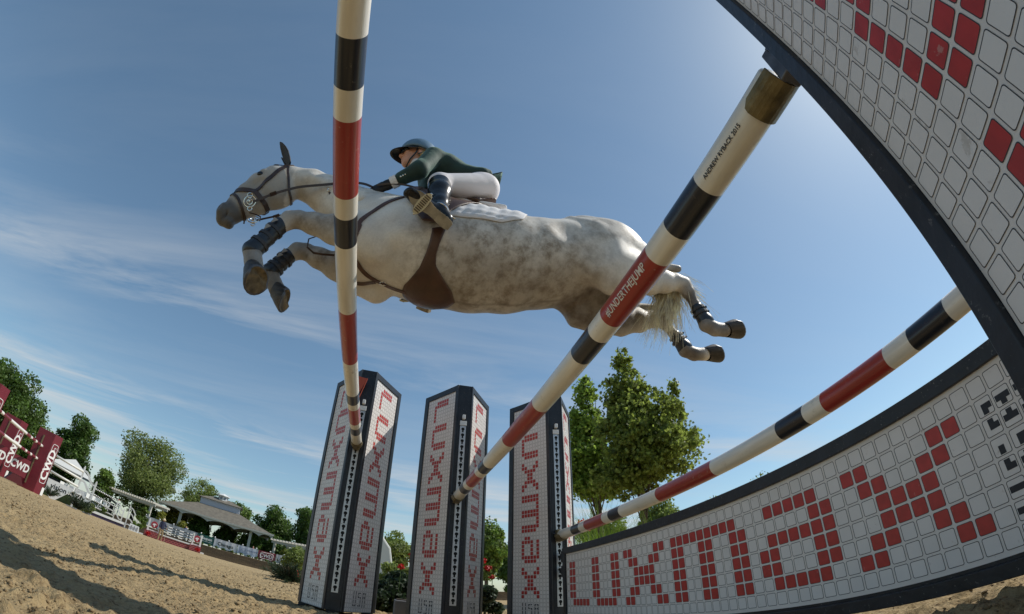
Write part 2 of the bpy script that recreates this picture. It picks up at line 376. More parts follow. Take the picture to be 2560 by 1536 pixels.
# loose clods of footing
def clods():
    rg = np.random.default_rng(21); V = []; F = []; base = np.array([(1, 0, 0), (-1, 0, 0), (0, 1, 0), (0, -1, 0), (0, 0, 1), (0, 0, -1.)]); tri = [(0, 2, 4), (2, 1, 4), (1, 3, 4), (3, 0, 4), (2, 0, 5), (1, 2, 5), (3, 1, 5), (0, 3, 5)]
    def put(x, y, s):
        z = float(gheight(np.array(x), np.array(y))); o = len(V); sc = s * rg.uniform(.6, 1.2, 3)
        for p in base + rg.normal(0, .18, (6, 3)): V.append((x + p[0] * sc[0], y + p[1] * sc[1], z + p[2] * sc[2] * .7 + s * .25))
        for f in tri: F.append((o + f[0], o + f[1], o + f[2]))
    for _ in range(13000):
        r = 1.5 * (16 / 1.5) ** rg.random(); a = R(rg.uniform(-6, 44)); x, y = r * math.cos(a), r * math.sin(a)
        if vnoise(np.array(x), np.array(y), 1.1, 9) < .42 and rg.random() < .8: continue
        put(x, y, rg.choice([.006, .009, .013, .02], p=[.5, .34, .14, .02]) * min(1.4, .40 + r * .13))
    for _ in range(700):
        r = rg.uniform(1.0, 3.4); a = R(rg.uniform(-72, -45)); put(r * math.cos(a), r * math.sin(a), rg.choice([.004, .007, .012], p=[.5, .35, .15]))
    o = npmesh('sand_clods', V, F, mat('clod', (.215, .150, .075), rough=.95, var=.35, vscale=20), None, False); tag(o, 'loose brown clods of footing scattered over the sand', 'sand clods', kind='stuff')
clods()
# ---------------------------------------------------------------- the grey horse in flight (metres, +y = direction of the jump)
HX = 2.15
def horse_prims():
    P = []
    # trunk and neck: (y, centre z, half width, half height)
    st = [(-1.40, 2.19, .10, .15), (-1.32, 2.21, .18, .195), (-1.18, 2.215, .235, .23), (-1.02, 2.18, .255, .255), (-.86, 2.125, .27, .265), (-.7, 2.088, .29, .262),
          (-.5, 2.05, .31, .285), (-.3, 2.034, .31, .302), (-.1, 2.03, .30, .305), (.05, 2.045, .28, .292), (.18, 2.062, .25, .283), (.28, 2.10, .22, .25)]
    P += segs([((HX, y, z), w, h) for y, z, w, h in st], k=.03)
    nk = [(.15, 2.12, .17, .24), (.28, 2.155, .155, .225), (.40, 2.215, .13, .19), (.52, 2.275, .108, .155), (.64, 2.335, .092, .130), (.76, 2.375, .082, .113), (.88, 2.385, .08, .098)]
    P += segs([((HX, y, z), w, h) for y, z, w, h in nk], k=.04)
    P += [p_el((HX, .30, 1.93), (.19, .13, .15), k=.06)]                         # breast
    # head: poll to muzzle
    hd = [((HX, .905, 2.38), .080, .105), ((HX, .955, 2.335), .092, .140), ((HX, 1.01, 2.255), .088, .148), ((HX, 1.065, 2.165), .072, .128), ((HX, 1.115, 2.085), .058, .094),
          ((HX, 1.150, 2.018), .054, .074), ((HX, 1.168, 1.972), .050, .054)]
    P += segs(hd, k=.025)
    P += [p_el((HX, .93, 2.27), (.078, .115, .125), axes=((1, 0, 0), (0, 1, -.5), (0, .5, 1)), k=.03)]   # round jaw
    P += [p_el((HX - s * .040, 1.195, 2.005), (.028, .032, .045), k=.02) for s in (1, -1)]                 # nostril wings
    P += [p_el((HX, 1.130, 1.945), (.040, .034, .030), k=.015), p_el((HX, 1.185, 1.965), (.040, .026, .026), k=.015)]                                          # lower lip
    P += [p_el((HX - s * .07, 1.045, 2.335), (.022, .034, .03), k=.015) for s in (1, -1)]                # brow
    P += [p_cut((HX - s * .068, 1.215, 2.010), (.026, .016, .030), k=.010) for s in (1, -1)]
    P += [p_cut((HX - s * .055, 1.155, 1.955), (.03, .007, .045), axes=((1, 0, 0), (0, 1, .25), (0, -.25, 1)), k=.012) for s in (1, -1)]
    P += [p_cut((HX - s * .088, 1.06, 2.20), (.02, .08, .03), axes=((1, 0, 0), (0, .6, -1), (0, 1, .6)), k=.03) for s in (1, -1)]
    # shoulders, haunches
    for s in (1, -1):
        P += [p_seg((HX - s * .13, -.02, 2.22), (HX - s * .15, .27, 1.93), .10, .12, .10, .13, k=.05)]
        P += [p_el((HX - s * .14, -1.14, 2.20), (.135, .24, .20), axes=((1, 0, 0), (0, 1, .35), (0, -.35, 1)), k=.05)]
        P += [p_el((HX - s * .10, -1.0, 2.38), (.07, .12, .06), k=.05)]
    P += [p_cut((HX - .35, -.80, 2.16), (.07, .10, .10), k=.06), p_cut((HX + .35, -.80, 2.16), (.07, .10, .10), k=.06)]   # flank hollows
    P += [p_cut((HX - .33, -.02, 2.16), (.05, .10, .22), axes=((1, 0, 0), (0, 1, .55), (0, -.55, 1)), k=.07)]
    for s in (1, -1):
        P += [p_cap((HX - s * .225, -.02, 2.26), (HX - s * .20, .22, 2.0), .035, .04, .05), p_cap((HX - s * .20, .12, 1.93), (HX - s * .17, -.10, 1.90), .06, .05, .05)]
        P += [p_cap((HX - s * .09, .34, 2.24), (HX - s * .075, .74, 2.36), .035, .022, .045), p_cut((HX - s * .145, .48, 2.21), (.02, .22, .022), axes=((1, 0, 0), (0, 1, .35), (0, -.35, 1)), k=.035)]
        P += [p_cap((HX - s * .17, -.88, 2.33), (HX - s * .235, -1.02, 2.24), .03, .03, .05)]
        P += [p_cut((HX - s * .31, -.55 + .0, 2.02), (.02, .02, .12), k=.05)] * 0
    # forelegs: near (left) and far (right)
    def leg(pts, rad, k=.02): return chain(pts, rad, k)
    X = 2.0
    P += segs([((X, .22, 1.93), .10, .15), ((X, .36, 1.945), .085, .125), ((X, .48, 1.945), .065, .088), ((X, .60, 1.955), .052, .062), ((X, .67, 1.958), .047, .050)], k=.03)
    P += segs([((X, .69, 1.965), .046, .052), ((X, .735, 1.945), .044, .053), ((X, .765, 1.895), .040, .047)], k=.02)
    P += segs([((X, .775, 1.875), .032, .038), ((X, .815, 1.785), .027, .034), ((X, .845, 1.715), .031, .038), ((X, .852, 1.685), .038, .045)], k=.02)
    P += segs([((X, .850, 1.68), .041, .05), ((X, .828, 1.635), .038, .045), ((X, .808, 1.598), .044, .050)], k=.02)
    X = 2.28
    P += segs([((X, .20, 1.86), .10, .14), ((X, .33, 1.875), .08, .115), ((X, .46, 1.91), .065, .085), ((X, .58, 1.94), .052, .062), ((X, .65, 1.96), .047, .052)], k=.03)
    P += segs([((X, .67, 1.968), .046, .05), ((X, .715, 1.958), .044, .052), ((X, .75, 1.91), .040, .045)], k=.02)
    P += segs([((X, .757, 1.895), .032, .036), ((X, .79, 1.83), .027, .033), ((X, .81, 1.785), .031, .038), ((X, .815, 1.76), .038, .043)], k=.02)
    P += segs([((X, .81, 1.755), .040, .047), ((X, .778, 1.71), .036, .042), ((X, .748, 1.675), .042, .048)], k=.02)
    # hind legs
    X = 2.0
    P += segs([((X - .01, -1.04, 2.14), .13, .22), ((X - .02, -1.11, 2.02), .115, .20), ((X - .01, -1.24, 2.0), .09, .155), ((X, -1.36, 1.985), .068, .105), ((X, -1.47, 1.985), .052, .075), ((X, -1.55, 1.99), .045, .06)], k=.035)
    P += [p_seg((X - .0, -1.02, 2.08), (X - .02, -.93, 1.99), .10, .12, .07, .09, k=.05)]
    P += [p_seg((X, -1.38, 2.11), (X, -1.60, 2.105), .022, .028, .024, .026, k=.03)]
    P += segs([((X, -1.55, 2.00), .046, .055), ((X, -1.605, 1.98), .045, .056), ((X, -1.63, 1.93), .038, .045)], k=.02)
    P += segs([((X, -1.632, 1.92), .034, .04), ((X, -1.66, 1.83), .028, .033), ((X, -1.69, 1.735), .03, .036), ((X, -1.70, 1.70), .037, .043)], k=.02)
    P += segs([((X, -1.70, 1.70), .043, .050), ((X, -1.755, 1.672), .038, .043), ((X, -1.83, 1.672), .042, .045)], k=.02)
    X = 2.28
    P += segs([((X - .03, -1.04, 2.12), .13, .22), ((X - .01, -1.05, 1.94), .115, .20), ((X, -1.15, 1.885), .09, .155), ((X, -1.28, 1.862), .068, .115), ((X, -1.41, 1.865), .052, .075), ((X, -1.50, 1.885), .045, .058)], k=.035)
    P += [p_seg((X, -1.40, 1.97), (X, -1.58, 1.985), .022, .03, .022, .026, k=.03)]
    P += segs([((X, -1.51, 1.89), .046, .055), ((X, -1.57, 1.90), .045, .052), ((X, -1.60, 1.87), .038, .043)], k=.02)
    P += segs([((X, -1.603, 1.865), .034, .038), ((X, -1.655, 1.79), .028, .032), ((X, -1.705, 1.705), .03, .036), ((X, -1.715, 1.68), .037, .043)], k=.02)
    P += segs([((X, -1.715, 1.68), .043, .050), ((X, -1.775, 1.655), .038, .043), ((X, -1.86, 1.66), .042, .045)], k=.02)
    # dock of the tail
    P += segs([((HX, -1.38, 2.28), .032, .036), ((HX, -1.47, 2.20), .028, .03), ((HX - .02, -1.53, 2.08), .02, .024)], k=.03)
    return P
# ---------------------------------------------------------------- the jump: tiled standards, striped rails, tiled gate
m_black = mat('black_paint', (.012, .013, .018), specks=((.30, .29, .27), .55, 70), rough=.42, var=.35, vscale=14, bump=.15, bscale=40, detail=6)
m_grout = mat('panel_base', (.76, .71, .67), specks=((.30, .25, .20), .35, 28), rough=.45, var=.04, vscale=5)
m_tile = mat('panel_tile', (.77, .73, .70), specks=((.34, .28, .22), .5, 22), rough=.42, var=.04, vscale=6)
m_line = mat('panel_line', (.035, .03, .03), rough=.5)
m_red = mat('red_tile', (.48, .036, .028), specks=((.55, .35, .30), .35, 35), rough=.4, var=.12, vscale=30)
m_ink = mat('black_ink', (.012, .012, .02), rough=.5)
m_alu = mat('aluminium', (.55, .55, .56), rough=.38, metal=.7, var=.1, vscale=20)
m_hole = mat('dark_hole', (.004, .004, .004), rough=.9)
m_white_plate = mat('white_plate', (.72, .72, .72), rough=.4)

X8 = [{0, 1, 6, 7}, {1, 2, 5, 6}, {2, 3, 4, 5}, {2, 3, 4, 5}, {1, 2, 5, 6}, {0, 1, 6, 7}]
WORD = set()
for r_ in range(1, 6): WORD |= {(1, r_), (2, r_), (8, r_), (9, r_), (13, r_), (14, r_)}
WORD |= {(c, 6) for c in (2, 3, 4, 5, 6, 9, 10, 11, 12, 13)}
for r_, row in enumerate(X8): WORD |= {(16 + c, r_ + 1) for c in row} | {(44 + c, r_ + 1) for c in row}
WORD |= {(c, 1) for c in range(25, 34)} | {(c, r_) for c in (25, 26, 29, 30) for r_ in range(2, 7)} | {(c, r_) for c in (33, 34) for r_ in range(2, 7)}
WORD |= {(c, 1) for c in range(37, 42)} | {(c, 2) for c in (41, 42)} | {(c, 3) for c in range(37, 43)} | {(c, r_) for c in (36, 37, 41, 42) for r_ in (4, 5)} | {(c, 6) for c in range(37, 42)}
# USA in strokes on a 6 x 4 cell field, origin top left, y down
USA = [(.5, .12, .5, 3.5), (.5, 3.5, 1.5, 3.5), (1.5, 3.5, 1.5, .12),
       (3.4, .5, 2.5, .5), (2.5, .5, 2.5, 1.5), (2.5, 1.5, 3.5, 1.5), (3.5, 1.5, 3.5, 3.5), (3.5, 3.5, 2.6, 3.5),
       (4.5, 3.88, 4.5, .5), (4.5, .5, 5.5, .5), (5.5, .5, 5.5, 3.88), (4.5, 1.5, 5.5, 1.5)]

def rsq(cx, cy, hx, hy, r, n=3):
    out = []
    for qx, qy, a0 in ((1, 1, 0), (-1, 1, 90), (-1, -1, 180), (1, -1, 270)):
        for i in range(n + 1):
            a = R(a0 + 90 * i / n); out.append((cx + qx * (hx - r) + r * math.cos(a), cy + qy * (hy - r) + r * math.sin(a)))
    return out

def tile_panel(name, ncol, nrow, px, py, red, strokes, origin, U, Vd, Nn, parent, marg=(.004, .004), lw=.033):
    """origin = top corner of the tile field; U across columns, Vd down the rows, Nn outward"""
    U = nrm(U); Vd = nrm(Vd); Nn = nrm(Nn); O = np.array(origin, float); mb = MB()
    P = lambda x, y, h: O + U * x + Vd * y + Nn * h
    flip = np.cross(U, Vd) @ Nn < 0
    def poly(pts, h, mi):
        V = [P(x, y, h) for x, y in pts]; F = tuple(range(len(V))); mb.add(V, [F[::-1] if flip else F], mi)
    mx_, my_ = marg
    poly([(-mx_, -my_), (ncol * px + mx_, -my_), (ncol * px + mx_, nrow * py + my_), (-mx_, nrow * py + my_)], 0, 0)
    g = .438
    for c in range(ncol):
        for r_ in range(nrow):
            cx, cy = (c + .5) * px, (r_ + .5) * py; o = rsq(cx, cy, g * px, g * py, .10 * px); i_ = rsq(cx, cy, (g - lw) * px, (g - lw) * py, .08 * px); n = len(o)
            V = [P(x, y, .0006) for x, y in o + i_]; F = [(k, (k + 1) % n, n + (k + 1) % n, n + k) for k in range(n)]; F = [f[::-1] for f in F] if flip else F
            mb.add(V, F, 1); poly(i_, .0006, 3 if (c, r_) in red else 2)
    for (x0, y0, x1, y1) in strokes:                      # black lettering, broken at every tile gap
        w = .15
        ax, ay, bx, by = min(x0, x1), min(y0, y1), max(x0, x1), max(y0, y1)
        if abs(x0 - x1) < 1e-6: ax -= w; bx += w; ay -= (w if ay % 1 > .3 else 0); by += (w if by % 1 > .3 and by % 1 < .8 else 0)
        else: ay -= w; by += w; ax -= w; bx += w
        for ci in range(int(math.floor(ax)), int(math.ceil(bx))):
            for ri in range(int(math.floor(ay)), int(math.ceil(by))):
                a, b, c_, d = max(ax, ci + .13), min(bx, ci + .87), max(ay, ri + .13), min(by, ri + .87)
                if b > a and d > c_: poly([(a * px, c_ * py), (b * px, c_ * py), (b * px, d * py), (a * px, d * py)], .0012 + .0001 * (abs(x0 - x1) < 1e-6), 4)
    return mb.build(name, [m_grout, m_line, m_tile, m_red, m_ink], parent)

TW_H = 2.217
def keyhole(mb, z, x=.0072):
    V = [(x, .0155 * math.cos(a), z + .009 + .0150 * math.sin(a)) for a in np.linspace(R(-62), R(242), 14)]
    V += [(x, -.0075, z - .019), (x, -.005, z - .024), (x, .005, z - .024), (x, .0075, z - .019)]
    mb.add(V, [tuple(range(len(V)))], 1)

def make_standard():
    t = thing('jump_standard', 'x', 'jump standard')
    fy, by, D = .0585, .327, .485
    b = MB(); foot = [(0, -fy), (0, fy), (-D, by), (-D, -by)]
    b.prism([(x, y, .03) for x, y in foot[::-1]][::-1], (0, 0, 1), TW_H - .03)
    bo = b.build('body', m_black, t, bevel=.003)
    for s in (1, -1):
        u = nrm((-D, s * (by - fy), 0)); n = nrm((by - fy, s * D, 0)); L = math.hypot(D, by - fy)
        c0 = np.array((0, s * fy, 0.))
        fr = MB()
        for a, bb, z0, z1 in ((.002, .040, .03, TW_H), (L - .062, L - .002, .03, TW_H), (.0405, L - .0625, TW_H - .058, TW_H - .001), (.0405, L - .0625, .03, .034)):
            q = [c0 + u * a + (0, 0, z0), c0 + u * bb + (0, 0, z0), c0 + u * bb + (0, 0, z1), c0 + u * a + (0, 0, z1)]
            if np.cross(u, (0, 0, 1)) @ n < 0: q = q[::-1]
            fr.prism(q, n, .013)
        fr.build('frame', m_black, t, bevel=.002)
        px, py, nr = .0372, .0366, 58
        if s > 0: red = {(3 + 6 - r_, c) for c, r_ in WORD}
        else: red = {(3 + r_ - 1, c) for c, r_ in WORD}
        if s > 0: st = [(x0 + 3, y0 + 53, x1 + 3, y1 + 53) for x0, y0, x1, y1 in USA]
        else: st = [(9 - x0, y0 + 53, 9 - x1, y1 + 53) for x0, y0, x1, y1 in USA]
        tile_panel('tile_panel', 12, nr, px, py, red, st, c0 + u * .045 + n * .003 + (0, 0, 2.157), u, (0, 0, -1), n, t)
    tr = MB(); tr.box((.001, -.027, .18), (.007, .027, 1.80))
    for i in range(28):
        keyhole(tr, 1.76 - i * .0572)
    for i in range(0, 28, 6):
        for s in (-1, 1): tr.ball((.0072, s * .017, 1.79 - i * .0572), (.0015, .0035, .0035), 6, 1)
    tr.build('cup_track', [m_alu, m_hole], t)
    pl = MB(); pl.box((.001, -.031, 1.805), (.011, .031, 1.85)); pl.build('height_plate', m_white_plate, t, bevel=.003)
    cp = MB(); cp.box((.001, -.014, 1.862), (.034, .014, 1.905)); cp.build('bolt_cap', m_white_plate, t, bevel=.005)
    ft = MB()
    for x, y, hw in ((-.06, 0, .05), (-D + .05, by - .06, .05), (-D + .05, -by + .06, .05)): ft.box((x - .04, y - hw, -.02), (x + .04, y + hw, .031))
    ft.each('foot', m_black, t)
    return t
std = make_standard()
std.location = (4.33, .278, 0); std.rotation_euler = (0, 0, R(180)); G_ = 'tiled standards of the jump'
tag(std, 'tall tiled jump standard with a small red flag, leftmost of the three far ones', group=G_)
for loc, lab in (((4.33, -.652, 0), 'tall tiled jump standard in the middle of the far three, holding the middle rail'),
                 ((4.33, -1.552, 0), 'tall tiled jump standard beside the long gate, holding the lowest rail')):
    o = copy_tree(std); o.location = loc; tag(o, lab)
o = copy_tree(std); o.location = (.14, -1.552, 0); o.rotation_euler = (0, 0, 0); tag(o, 'tiled jump standard behind the huge near one at the right end of the gate')
# the huge near one: pose measured on its tile grid (it leans a little)
o = copy_tree(std); tag(o, 'huge near jump standard filling the upper right corner, seen from below')
u_l = Vector((-.8749, .4843, 0)).normalized(); v_l = Vector((0, 0, 1)); u_w = Vector((-.851, .524, .038)).normalized(); v_w = Vector((.04, -.009, .999)); v_w = (v_w - u_w * v_w.dot(u_w)).normalized()
Rl = Matrix((u_l, v_l, u_l.cross(v_l))).transposed(); Rw = Matrix((u_w, v_w, u_w.cross(v_w))).transposed(); Rm_ = Rw @ Rl.inverted()
org_l = Vector((0, .0585, 0)) + u_l * .045 + Vector((0, 0, 2.157)); pos = Vector((.224, -.561, 1.879 + CAMZ)) - Rm_ @ org_l
o.matrix_world = Matrix.Translation(pos) @ Rm_.to_4x4(); NEAR_M = o.matrix_world.copy()

# rails
def pole_mats():
    out = []
    for nm, col in (('rail_white', (.80, .76, .67)), ('rail_black', (.012, .014, .022)), ('rail_red', (.36, .038, .028))):
        m = mat(nm, col, specks={'rail_white': ((.38, .30, .21), .5, 16), 'rail_black': ((.22, .20, .17), .45, 30), 'rail_red': ((.55, .40, .33), .35, 40)}[nm], rough=.3, coat=.25, var=.10, vscale=5, stretch=(.6, 6, 6), bump=.06, bscale=30); out.append(m)
    return out
PM = pole_mats()
HB = [0, .276, .769, .935, 1.042, 1.371, 1.484, 1.648, 1.965]; HC = [2, 0, 1, 0, 2, 0, 1, 0]
def make_rail(c, d, lab):
    t = thing('striped_rail', lab, 'rail', group='striped rails of the jump'); mb = MB(); r = .0445; n = 32
    d = nrm(d); xs = [-b for b in HB[::-1]][:-1] + [b for b in HB]; cols = HC[::-1] + HC
    xs = [x for x in xs]; cols = cols
    t.location = c; q = Vector((1, 0, 0)).rotation_difference(Vector(d)); t.rotation_mode = 'QUATERNION'; t.rotation_quaternion = q
    stations = []; 
    for i in range(len(xs) - 1):
        if abs(xs[i + 1] - xs[i]) < 1e-6: continue
        stations.append((xs[i], xs[i + 1], cols[i]))
    for i, (a, b, ci) in enumerate(stations):
        V = []; rr = [(a, r), (b, r)]
        if i == 0: rr = [(a, .0), (a, r - .008), (a + .0025, r - .0025), (a + .008, r), (b, r)]
        if i == len(stations) - 1: rr = [(a, r), (b - .008, r), (b - .0025, r - .0025), (b, r - .008), (b, 0)]
        mb.lathe([(p[1], p[0]) for p in rr], (0, 0, 0), (1, 0, 0), n, ci)
    mb.build('rail', PM, t, smooth=True)
    return t
RAILS = [((2.2475, .2897, 1.1671), (1, -.0078, -.001), 'highest striped rail, running out of the top of the picture over the horse'),
         ((2.2534, -.6444, .8276), (1, .0071, -.0085), 'middle striped rail crossing in front of the horse\'s hindquarters'),
         ((2.2588, -1.5409, .5265), (1, -.0009, -.0077), 'lowest striped rail just above the tiled gate')]
RO = [make_rail((c[0], c[1], c[2] + CAMZ), d, lab) for c, d, lab in RAILS]
def rail_text(rail, s_, x0, x1, ang, size, m):
    """letters bent round the rail, reading from x1 down to x0"""
    o = text_mesh('lettering', s_, size, m, rail, Matrix.Identity(4), ext=0, bold=.0009); xs_ = [v.co.x for v in o.data.vertices]; a, b = min(xs_), max(xs_); k_ = (x1 - x0) / (b - a)
    for v in o.data.vertices:
        u = (v.co.x - a) / (b - a); h_ = v.co.y * k_; th = R(ang) + h_ / .0449
        v.co = Vector((x1 + (x0 - x1) * u, .0460 * math.cos(th), .0460 * math.sin(th)))
    return o


rail_text(RO[1], '#UNDERTHEJUMP', -1.34, -1.075, -32, .05, mat('pale_ink', (.75, .72, .68), rough=.5))
rail_text(RO[1], 'ANDREW RYBACK 2015', -1.84, -1.675, -30, .05, m_ink)

# cups
m_cup = mat('cup_plastic', (.17, .135, .065), rough=.42, metal=.45, var=.35, vscale=25, bump=.2, bscale=90)
m_steel = mat('cup_steel', (.13, .13, .14), rough=.45, metal=.6, var=.2, vscale=30)
def make_cup(pos, s, ang, lab, plain):
    """shell under the rail end; s=+1 opens toward +x"""
    t = thing('rail_cup', lab, 'rail cup', pos, 0 if s > 0 else R(180), group='cups holding the rails'); mb = MB(); r0, r1 = .0465, .0515; n = 16; a0, a1 = ang
    L0, L1 = .012, .115
    V = []; F = []
    for x, rA in ((L0, 0), (L1, 0)):
        for k in range(n + 1):
            a = R(a0 + (a1 - a0) * k / n); e = 0
            if x == L1: e = .022 * max(0, (abs(k / n - .5) - .40) / .10) ** 2
            V.append((x - e, r0 * math.cos(a), r0 * math.sin(a))); V.append((x - e, r1 * math.cos(a), r1 * math.sin(a)))
    m = 2 * (n + 1)
    for k in range(n):
        i = 2 * k
        F += [(i, i + 2, m + i + 2, m + i), (i + 1, m + i + 1, m + i + 3, i + 3), (i, i + 1, i + 3, i + 2), (m + i, m + i + 2, m + i + 3, m + i + 1)]
    F += [(0, m, m + 1, 1), (2 * n, 2 * n + 1, m + 2 * n + 1, m + 2 * n)]
    mb.add(V, F); mb.build('dish', m_cup, t, smooth=False)
    b = MB(); b.box((-.045, -.028, -.05), (.012, .028, .055)); b.box((-.052, -.036, -.012), (-.02, .036, .014)); b.build('bracket', m_steel if not plain else m_cup, t, bevel=.004)
    p = MB(); p.tube([(-.02, -.05, .02), (-.02, .05, .02)], .005, 8); p.build('pin', m_steel, t)
    return t
for (c, d, lab), sx in zip(RAILS, (1, 1, 1)):
    for e, x in ((1, 4.275),):
        dx = x - c[0]; q = (x, c[1] + d[1] * dx, c[2] + d[2] * dx + CAMZ)
        make_cup(q, -1, (180, 360), {0: 'yellowish cup under the far end of the highest rail', 1: 'yellowish cup under the far end of the middle rail', 2: 'dark cup under the far end of the lowest rail'}[RAILS.index((c, d, lab))], True)
c, d, _ = RAILS[1]; dx = .295 - c[0]; q = (.262, c[1] + d[1] * dx, c[2] + d[2] * dx + CAMZ)
make_cup(q, 1, (150, 350), 'worn brass coloured cup under the near end of the middle rail', False)
c, d, _ = RAILS[2]; dx = .295 - c[0]; q = (.24, c[1] + d[1] * dx, c[2] + d[2] * dx + CAMZ)
make_cup(q, 1, (180, 360), 'cup under the near end of the lowest rail behind the near standard', False)

# gate
g = thing('tiled_gate', 'long low tiled gate with red and white squares under the lowest rail', 'jump gate', (0, -1.53, 0))
gb = MB(); gb.box((.30, -.035, .064), (4.165, -.004, .684)); gb.build('board', m_black, g)
gf = MB()
for lo, hi in (((.30, -.0042, .634), (4.165, .016, .6875)), ((.30, -.0042, .06), (4.165, .016, .105)), ((.30, -.0042, .1052), (.345, .014, .6338)), ((4.105, -.0042, .1052), (4.165, .014, .6338))): gf.box(lo, hi)
gf.build('frame', m_black, g, bevel=.003)
px, py = .04214 * 1.53, .0403 * 1.53
ust = []
for x0, y0, x1, y1 in USA: ust.append((53 + y0, 7 - x0, 53 + y1, 7 - x1))   # the word turned a quarter to the left
tile_panel('tile_panel', 58, 8, px, py, WORD, ust, (2.67936 * 1.53, 0, .622), (-1, 0, 0), (0, 0, -1), (0, 1, 0), g, marg=(.004, .012))
hk = MB()
for z in (.60, .47): hk.box((4.165, -.03, z), (4.29, -.012, z + .05)); hk.box((4.19, -.05, z - .03), (4.235, .0, z + .07))
hk.each('hanger', m_black, g, bevel=.003)

# flag
f = thing('jump_flag', 'small red flag on a stick on the leftmost far standard', 'flag', (4.30, .30, 0))
a = MB()
q = lambda yr, zr, x=4.27: (x - 4.30, yr * x - .30, zr * x + CAMZ)
a.prism([q(.0885, .4235), q(.0665, .4215), q(.0775, .388), q(.088, .392)], (1, 0, 0), .003); a.build('flag_cloth', mat('flag_red', (.42, .07, .03), rough=.5), f)
a = MB(); a.tube([q(.0665, .4215), q(.0795, .362)], .004, 6); a.build('stick', mat('flag_red'), f)
# ---------------------------------------------------------------- horse
def coat_mat():
    m = bpy.data.materials.new('grey_coat'); m.use_nodes = True; n, l = m.node_tree.nodes, m.node_tree.links; b = n['Principled BSDF']
    at = n.new('ShaderNodeVertexColor'); at.layer_name = 'coat'; sp = n.new('ShaderNodeSeparateColor'); l.new(at.outputs[0], sp.inputs[0])
    t = n.new('ShaderNodeTexCoord')
    def noise(sc, de=4, ro=.55, off=0):
        mpn = n.new('ShaderNodeMapping'); mpn.inputs['Location'].default_value = (off, off, 0); l.new(t.outputs['Object'], mpn.inputs[0])
        z = n.new('ShaderNodeTexNoise'); z.inputs['Scale'].default_value = sc; z.inputs['Detail'].default_value = de; z.inputs['Roughness'].default_value = ro; l.new(mpn.outputs[0], z.inputs[0]); return z.outputs[0]
    def ramp(src, a, b_, lo=0, hi=1):
        r = n.new('ShaderNodeMapRange'); l.new(src, r.inputs[0]); r.inputs[1].default_value = a; r.inputs[2].default_value = b_; r.inputs[3].default_value = lo; r.inputs[4].default_value = hi; r.interpolation_type = 'SMOOTHSTEP'; return r.outputs[0]
    def mul(a, b_):
        q = n.new('ShaderNodeMath'); q.operation = 'MULTIPLY'; q.use_clamp = True; l.new(a, q.inputs[0])
        if isinstance(b_, float): q.inputs[1].default_value = b_
        else: l.new(b_, q.inputs[1])
        return q.outputs[0]
    def mixc(f, a, b_):
        q = n.new('ShaderNodeMix'); q.data_type = 'RGBA'; l.new(f, q.inputs[0])
        for i, v in ((6, a), (7, b_)):
            if isinstance(v, tuple): q.inputs[i].default_value = (*v, 1)
            else: l.new(v, q.inputs[i])
        return q.outputs[2]
    base = mixc(ramp(noise(3.2, 5), .38, .62), (.62, .575, .51), (.80, .765, .70))
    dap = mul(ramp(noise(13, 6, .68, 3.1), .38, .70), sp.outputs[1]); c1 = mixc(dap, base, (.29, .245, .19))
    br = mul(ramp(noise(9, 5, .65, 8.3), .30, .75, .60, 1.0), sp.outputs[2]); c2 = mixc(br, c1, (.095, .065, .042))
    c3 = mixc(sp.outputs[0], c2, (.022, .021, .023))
    fine = mixc(ramp(noise(90, 3, .7, 1.7), .2, .8, 0, .16), c3, (.08, .07, .06))
    l.new(fine, b.inputs['Base Color']); b.inputs['Roughness'].default_value = .48; b.inputs['Specular IOR Level'].default_value = .35; b.inputs['Sheen Weight'].default_value = .15
    bp = n.new('ShaderNodeBump'); bp.inputs['Strength'].default_value = .25; bp.inputs['Distance'].default_value = .006
    ad = n.new('ShaderNodeMath'); ad.operation = 'ADD'; l.new(noise(140, 3, .7), ad.inputs[0]); l.new(noise(14, 3, .5, 5), ad.inputs[1]); l.new(ad.outputs[0], bp.inputs['Height']); l.new(bp.outputs[0], b.inputs['Normal'])
    return m
M_COAT = coat_mat()
def blob(V, c, r, axes=None):
    q = (V - np.array(c)) / np.array(r); return np.clip(1.25 - np.sqrt((q * q).sum(1)), 0, 1)
def ss(x, a, b): t = np.clip((x - a) / (b - a), 0, 1); return t * t * (3 - 2 * t)
def near_path(V, pts):
    d = np.full(len(V), 9.)
    for a, b in zip(pts[:-1], pts[1:]): a = np.array(a, float); b = np.array(b, float); e = b - a; h = np.clip(((V - a) @ e) / (e @ e), 0, 1); d = np.minimum(d, np.linalg.norm(V - a - h[:, None] * e, axis=1))
    return d
